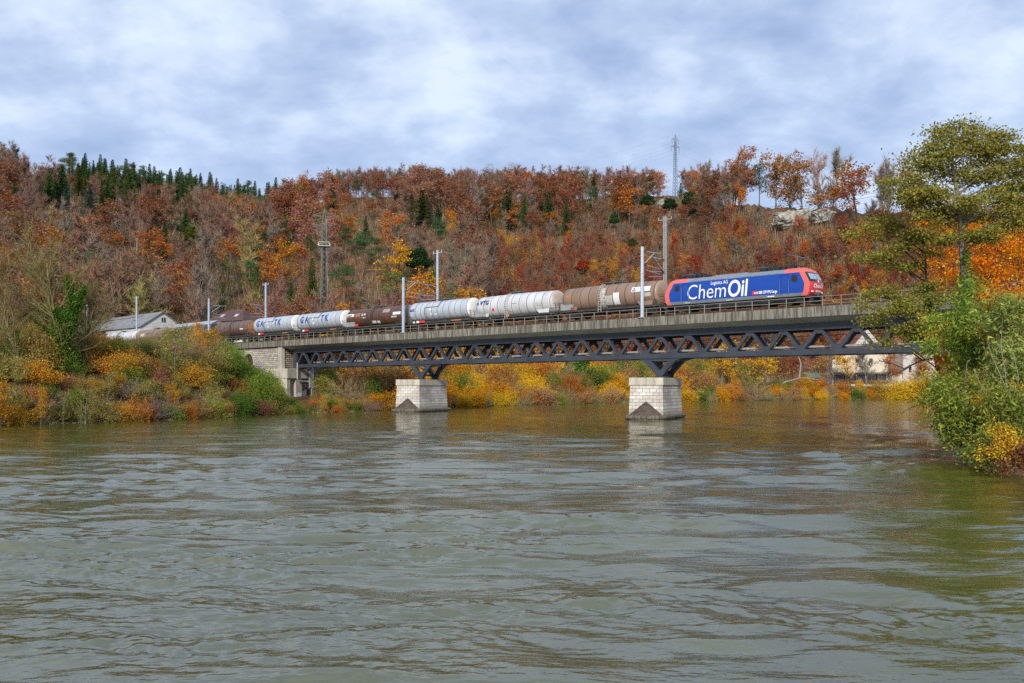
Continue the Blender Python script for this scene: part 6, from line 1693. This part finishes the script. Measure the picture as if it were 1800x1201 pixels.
F_near2 = foliage('mixed autumn leaves', .35, .35, 1.6, .075)
OLV = (.19, .172, .036)
clump_plant('alder_tree', 'tall riverside alder with layered olive foliage rising highest against the sky', 'tree', 1704, 640, 58,
  [(1700, 560), (1695, 480), (1690, 410), (1683, 350), (1676, 295), (1673, 250), (1676, 222)], .24,
  [(1672, 222, 36, 11), (1712, 222, 26, 9), (1648, 238, 28, 10), (1695, 246, 44, 11), (1640, 258, 30, 9), (1668, 268, 40, 12), (1770, 250, 34, 10), (1745, 262, 34, 11), (1792, 262, 22, 12), (1716, 284, 40, 12), (1640, 284, 36, 11), (1606, 296, 32, 11), (1765, 290, 40, 14), (1668, 306, 44, 13), (1716, 316, 44, 14), (1608, 322, 36, 11), (1578, 336, 28, 9), (1650, 338, 44, 12), (1776, 326, 34, 15), (1745, 345, 40, 13), (1696, 352, 40, 12), (1612, 356, 34, 11), (1658, 374, 36, 12), (1725, 378, 34, 12), (1560, 322, 18, 7), (1790, 360, 24, 16), (1640, 402, 26, 10), (1716, 410, 30, 11), (1690, 376, 46, 13), (1762, 392, 36, 13), (1638, 366, 40, 12), (1592, 346, 32, 11), (1742, 418, 32, 10), (1790, 300, 26, 13), (1755, 312, 34, 12)]+infill(1600, 1798, 262, 370, 9, (12, 26), (5, 9))+infill(1650, 1740, 225, 270, 7, (10, 22), (6, 10))+infill(1640, 1790, 370, 430, 8, (14, 26), (6, 11))+infill(1735, 1815, 238, 400, 17, (14, 28), (6, 11))+infill(1590, 1660, 285, 400, 7, (12, 24), (5, 9)),
  .175, 2.0, OLV, 1, bark_m=BK_grey, leafmat=F_alder, ivy=[(1700, 505, 14, 40, 900), (1703, 570, 22, 40, 1500), (1698, 450, 6, 18, 200)], sig=(.5, .5, .16))
clump_plant('alder_tree', 'lower riverside tree whose olive branches hang left across the concrete parapet', 'tree', 1650, 660, 61,
  [(1642, 600), (1634, 540), (1627, 480), (1622, 430), (1617, 400)], .15,
  [(1522, 398, 24, 7), (1500, 414, 14, 5), (1552, 388, 26, 9), (1585, 398, 28, 9), (1575, 430, 30, 9), (1535, 446, 26, 7), (1508, 452, 12, 4), (1605, 420, 26, 9), (1560, 468, 24, 7), (1596, 466, 28, 9), (1640, 446, 24, 10), (1560, 512, 32, 10), (1528, 520, 22, 9), (1512, 538, 10, 6), (1596, 536, 34, 11), (1566, 552, 32, 9), (1538, 566, 24, 9), (1570, 580, 30, 8), (1604, 584, 32, 9), (1632, 566, 30, 12), (1616, 510, 28, 10), (1548, 600, 18, 6), (1650, 520, 26, 14)]+infill(1540, 1650, 395, 470, 9, (12, 24), (5, 9))+infill(1560, 1660, 500, 610, 10, (14, 26), (6, 10)),
  .17, 2.0, (.19, .175, .036), 2, bark_m=BK_dark, leafmat=F_alder, ivy=[(1640, 590, 12, 30, 500), (1630, 520, 7, 26, 300)], sig=(.42, .42, .2))
for u, p, Y, lab, cl, c, sd in [
  (1745, 600, 78, 'bright orange tree right of the tall riverside alder trunk', [(1745, 420, 34, 22), (1722, 470, 32, 24), (1760, 480, 38, 30), (1740, 530, 40, 26), (1712, 520, 26, 22), (1735, 395, 24, 14), (1770, 440, 28, 20)], (.50, .19, .02), 11),
  (1800, 600, 80, 'golden orange tree cut by the right edge of the frame', [(1790, 400, 30, 26), (1800, 450, 34, 34), (1785, 520, 34, 34), (1812, 510, 34, 34), (1800, 560, 36, 24), (1790, 370, 22, 14)], (.50, .21, .022), 12),
  (1660, 560, 84, 'orange tree glowing between the two riverside alders', [(1660, 400, 26, 14), (1640, 385, 24, 10), (1672, 440, 26, 18), (1655, 480, 28, 16), (1640, 500, 26, 12), (1620, 420, 22, 12), (1680, 500, 22, 16), (1625, 470, 20, 12)], (.52, .19, .018), 13),
  (1735, 560, 92, 'dull red tree behind the orange trees on the right bank', [(1760, 372, 30, 14), (1720, 440, 30, 18), (1790, 345, 26, 12), (1700, 400, 26, 14)], (.34, .10, .03), 14)]:
    clump_plant('autumn_tree', lab, 'tree', u, p, Y, [(u-4, 540), (u-8, 470), (u-6, 410)], .16, cl, .165, 2.1, c, sd, aspect=.8, sig=(.55, .55, .3), bark_m=BK_dark)
# robinia thicket with hanging fronds
RB_T = (.17, .215, .06)
for lab, u, p, Y, cl, c, lf, sd in [
  ('light green feathery bush at the top of the right bank thicket', 1715, 690, 52, [(1692, 560, 30, 18), (1720, 585, 34, 20), (1690, 600, 32, 18), (1735, 620, 34, 22), (1700, 640, 34, 22), (1672, 585, 20, 12), (1640, 566, 16, 9), (1634, 610, 14, 9), (1690, 530, 20, 12), (1722, 548, 22, 12), (1708, 505, 16, 14)], (.17, .22, .035), .26, 21),
  ('pale green feathery bush against the right edge of the frame', 1790, 700, 47, [(1770, 570, 34, 22), (1800, 590, 34, 26), (1765, 620, 32, 24), (1795, 650, 36, 28), (1760, 660, 30, 20), (1768, 536, 24, 12), (1798, 545, 24, 14), (1745, 556, 16, 10)], (.21, .24, .06), .26, 22),
  ('drooping green bush overhanging the river bend on the right', 1700, 765, 46, [(1668, 700, 24, 16), (1690, 680, 32, 20), (1720, 700, 36, 24), (1700, 735, 34, 20), (1675, 740, 20, 16), (1740, 735, 30, 22), (1655, 690, 16, 10), (1722, 765, 24, 14), (1642, 702, 14, 8), (1652, 735, 12, 9), (1664, 768, 12, 8), (1646, 668, 12, 9)], (.165, .195, .035), .24, 23),
  ('green willowy bush low at the right edge above the water', 1775, 800, 42, [(1765, 700, 34, 26), (1795, 720, 32, 30), (1760, 750, 34, 24), (1790, 780, 34, 26), (1740, 775, 26, 18)], (.175, .20, .04), .23, 24)]:
    clump_plant('feathery_bush', lab, 'bush', u, p, Y, [(u-2, p-40), (u-4, p-90), (u, p-130)], .07, cl, lf, 1.8, c, sd, aspect=.3, droop=.3, flat=.2, sig=(.42, .42, .34), bark_m=BK_grey, group=None, crown='leaves')
for lab, u, p, Y, cl, c, sd, lf in [
  ('red orange leaved bush between the parapet end and the green thicket', 1672, 720, 56, [(1656, 640, 22, 18), (1685, 650, 24, 14), (1650, 668, 20, 16), (1668, 612, 18, 12), (1700, 672, 18, 12)], (.42, .12, .025), 31, .12),
  ('brown leaved bush leaning over the water under the bridge end', 1652, 738, 58, [(1640, 700, 18, 16), (1650, 675, 18, 16), (1660, 715, 18, 12), (1635, 680, 12, 14)], (.15, .085, .05), 32, .11),
  ('yellow dotted shrub at the waterline near the right edge', 1765, 812, 40, [(1745, 790, 22, 14), (1770, 775, 24, 16), (1750, 755, 18, 12), (1785, 795, 22, 16), (1730, 805, 16, 10)], (.44, .27, .03), 33, .10),
  ('dark red shrub at the waterline in the lower right', 1785, 832, 39, [(1775, 812, 22, 12), (1795, 800, 20, 16), (1760, 820, 16, 8)], (.15, .06, .03), 34, .11),
  ('green bramble hanging into the water at the right bank corner', 1740, 822, 41, [(1725, 812, 18, 10), (1745, 825, 20, 8), (1705, 795, 16, 10)], (.09, .14, .03), 35, .12),
  ('small orange twiggy bush inside the green thicket', 1755, 760, 44, [(1750, 730, 18, 14), (1770, 745, 16, 12), (1735, 700, 14, 10), (1785, 690, 12, 12)], (.46, .22, .025), 36, .11),
  ('dark green bramble at the foot of the overhanging bush', 1690, 785, 47, [(1680, 770, 18, 12), (1700, 780, 18, 10), (1665, 755, 14, 10)], (.10, .13, .03), 37, .12),
  ('ivy covered bush under the tall alder trunk', 1690, 640, 55, [(1690, 590, 22, 24), (1672, 610, 18, 18), (1706, 560, 14, 20)], (.08, .15, .03), 38, .15),
  ('orange and green mixed bush at the right edge beneath the orange trees', 1780, 640, 50, infill(1730, 1800, 520, 600, 12, (12, 22), (8, 14)), (.36, .20, .03), 39, .15),
  ('yellowing bush hanging over the bridge end behind the green thicket', 1668, 650, 58, infill(1630, 1690, 550, 660, 11, (10, 20), (8, 13)), (.36, .27, .05), 40, .14)]:
    clump_plant('bank_shrub', lab, 'bush', u, p, Y, [(u, p-25), (u-2, p-50)], .05, cl, lf, 1.6, c, sd, aspect=.7, sig=(.28, .28, .2), bark_m=BK_dark, crown='leaves')
# dead branches: pale stems in the thicket, dark limb over the water
def bough(name, label, Y, lines, r, mat, seed, twig=.02, col=None):
    rg = np.random.default_rng(seed); b0 = np.array(at(*lines[0][0], Y)); root = empty(name, b0); segs = []; P = []; Q = []
    for ln in lines:
        pts = [np.array(at(u, p, Y))-b0 for u, p in ln]; n = len(pts)-1
        for i in range(n):
            segs.append((pts[i], pts[i+1], r*(1-.75*i/n), r*(1-.75*(i+1)/n))); d = pts[i+1]-pts[i]; L = np.linalg.norm(d)
            for k in range(int(L*7)):
                st = pts[i]+d*rg.random(); v = d/L*.6+rg.normal(size=3)*.55; P.append(st); Q.append(st+v*rg.uniform(.2, .8))
    tv, tf = tubes(segs, 5); np_obj('limb', [(tv, tf, 0)], [mat], root)
    if P: sv, sf = slivers(np.array(P), np.array(Q), twig, rg); o = np_obj('twigs', [(sv, sf, 0)], [F_twig], root); o.color = (*(col or TWG), 1)
    tag(root, label, 'branch'); return root
bough('dead_branch', 'dark bare limb reaching left below the truss in front of the white house', 60, [[(1650, 628), (1620, 634), (1590, 648), (1570, 640), (1545, 634)], [(1600, 644), (1578, 656), (1556, 664)], [(1622, 634), (1606, 622), (1585, 626)]], .07, BK_dark, 3, .03, (.12, .08, .05))
bough('dead_branch', 'leafy twig dipping to the water from the right bank', 57, [[(1660, 718), (1630, 708), (1602, 716), (1582, 728)], [(1625, 709), (1605, 705), (1590, 711)], [(1650, 724), (1635, 738), (1628, 750)]], .035, BK_dark, 4, .035, (.10, .10, .04))
bough('dead_branch', 'pale bare stems sticking up through the right bank thicket', 43, [[(1790, 770), (1772, 690), (1760, 610), (1762, 560)], [(1772, 690), (1745, 630), (1735, 600)], [(1785, 750), (1790, 660), (1776, 600)], [(1760, 740), (1730, 690), (1712, 650)]], .03, BK_pale, 5, .012, (.36, .32, .24))
bough('driftwood', 'pale fallen trunk lying on the far bank slope below the garden', 262, [[(1352, 690), (1380, 672), (1410, 664), (1440, 668)], [(1405, 665), (1408, 640), (1402, 622)]], .35, BK_pale, 6, .05)
bough('driftwood', 'pale log lying in the bushes left of the ivy mound', 128, [[(336, 672), (352, 666), (366, 660)]], .16, BK_pale, 7, .03)
# the big leafless tree with ivy on the left bank
def bare_hero(name, label, u, p, Y, H, r0, lean, seed, col, ivy, kw):
    rg = np.random.default_rng(seed); base = at(u, p, Y); root = empty(name, base)
    segs, ends = skeleton(rg, H, r0, lean=lean, **kw)
    tv, tf = tubes([(s[0], s[1], max(s[2], .022), max(s[3], .018)) for s in segs if s[4] < 3], 5); np_obj('trunk', [(tv, tf, 0)], [BK_lich], root)
    t2, f2 = tubes([(s[0], s[1], max(s[2], .016), max(s[3], .012)) for s in segs if s[4] >= 3], 3); sv, sf = twig_fan(ends, rg, 2, 2.4, 1.2, .03, .45)
    o = np_obj('twigs', [(t2, f2, 0), (sv, sf, 0)], [F_twig], root); o.color = (*col, 1)
    if ivy:
        I = []; k = Y/F
        for (u0, p0), (u1, p1), w_, n_ in ivy:
            a = np.array(at(u0, p0, Y-.4))-np.array(base); b_ = np.array(at(u1, p1, Y-.4))-np.array(base); t = rg.random(n_)[:, None]
            I.append(a+(b_-a)*t+rg.normal(size=(n_, 3))*w_*k*.55*(1.15-t*.6))
        lv, lf = leaves(np.concatenate(I), .19, rg, .2, .8, .2); o = np_obj('ivy', [(lv, lf, 0)], [F_near], root); o.color = (.10, .19, .03, 1)
    tag(root, label, 'tree'); return root
BK_lich = bark('lichened bark', (.13, .11, .05), (.33, .27, .13))
KW = dict(fork=.10, levels=3, nb=(17, 8, 5), ratio=.51, ang=42, up=.10, wobble=.12, rad_ratio=.55)
bare_hero('bare_tree', 'big leafless tree with yellow lichen twigs and ivy climbing its forked trunk', 112, 652, 103, 12.4, .34, (-.04, 0), 5, (.20, .17, .06),
  [((112, 650), (110, 585), 20, 4200), ((110, 585), (100, 545), 14, 2400), ((112, 590), (132, 535), 15, 3400), ((130, 540), (118, 485), 10, 1900), ((132, 540), (150, 505), 8, 1300), ((96, 560), (70, 520), 5, 260), ((110, 600), (62, 565), 5, 350), ((62, 565), (30, 540), 3, 120)], KW)
bare_hero('bare_tree', 'leafless tree with yellowish twigs leaning at the left edge', 40, 655, 100, 11.0, .22, (-.25, 0), 8, (.20, .165, .06), [((40, 640), (30, 580), 5, 300)], KW)
bare_hero('bare_tree', 'smaller leafless tree just right of the ivy-clad one', 150, 648, 106, 7.6, .14, (.1, 0), 9, (.20, .17, .08), None, KW)
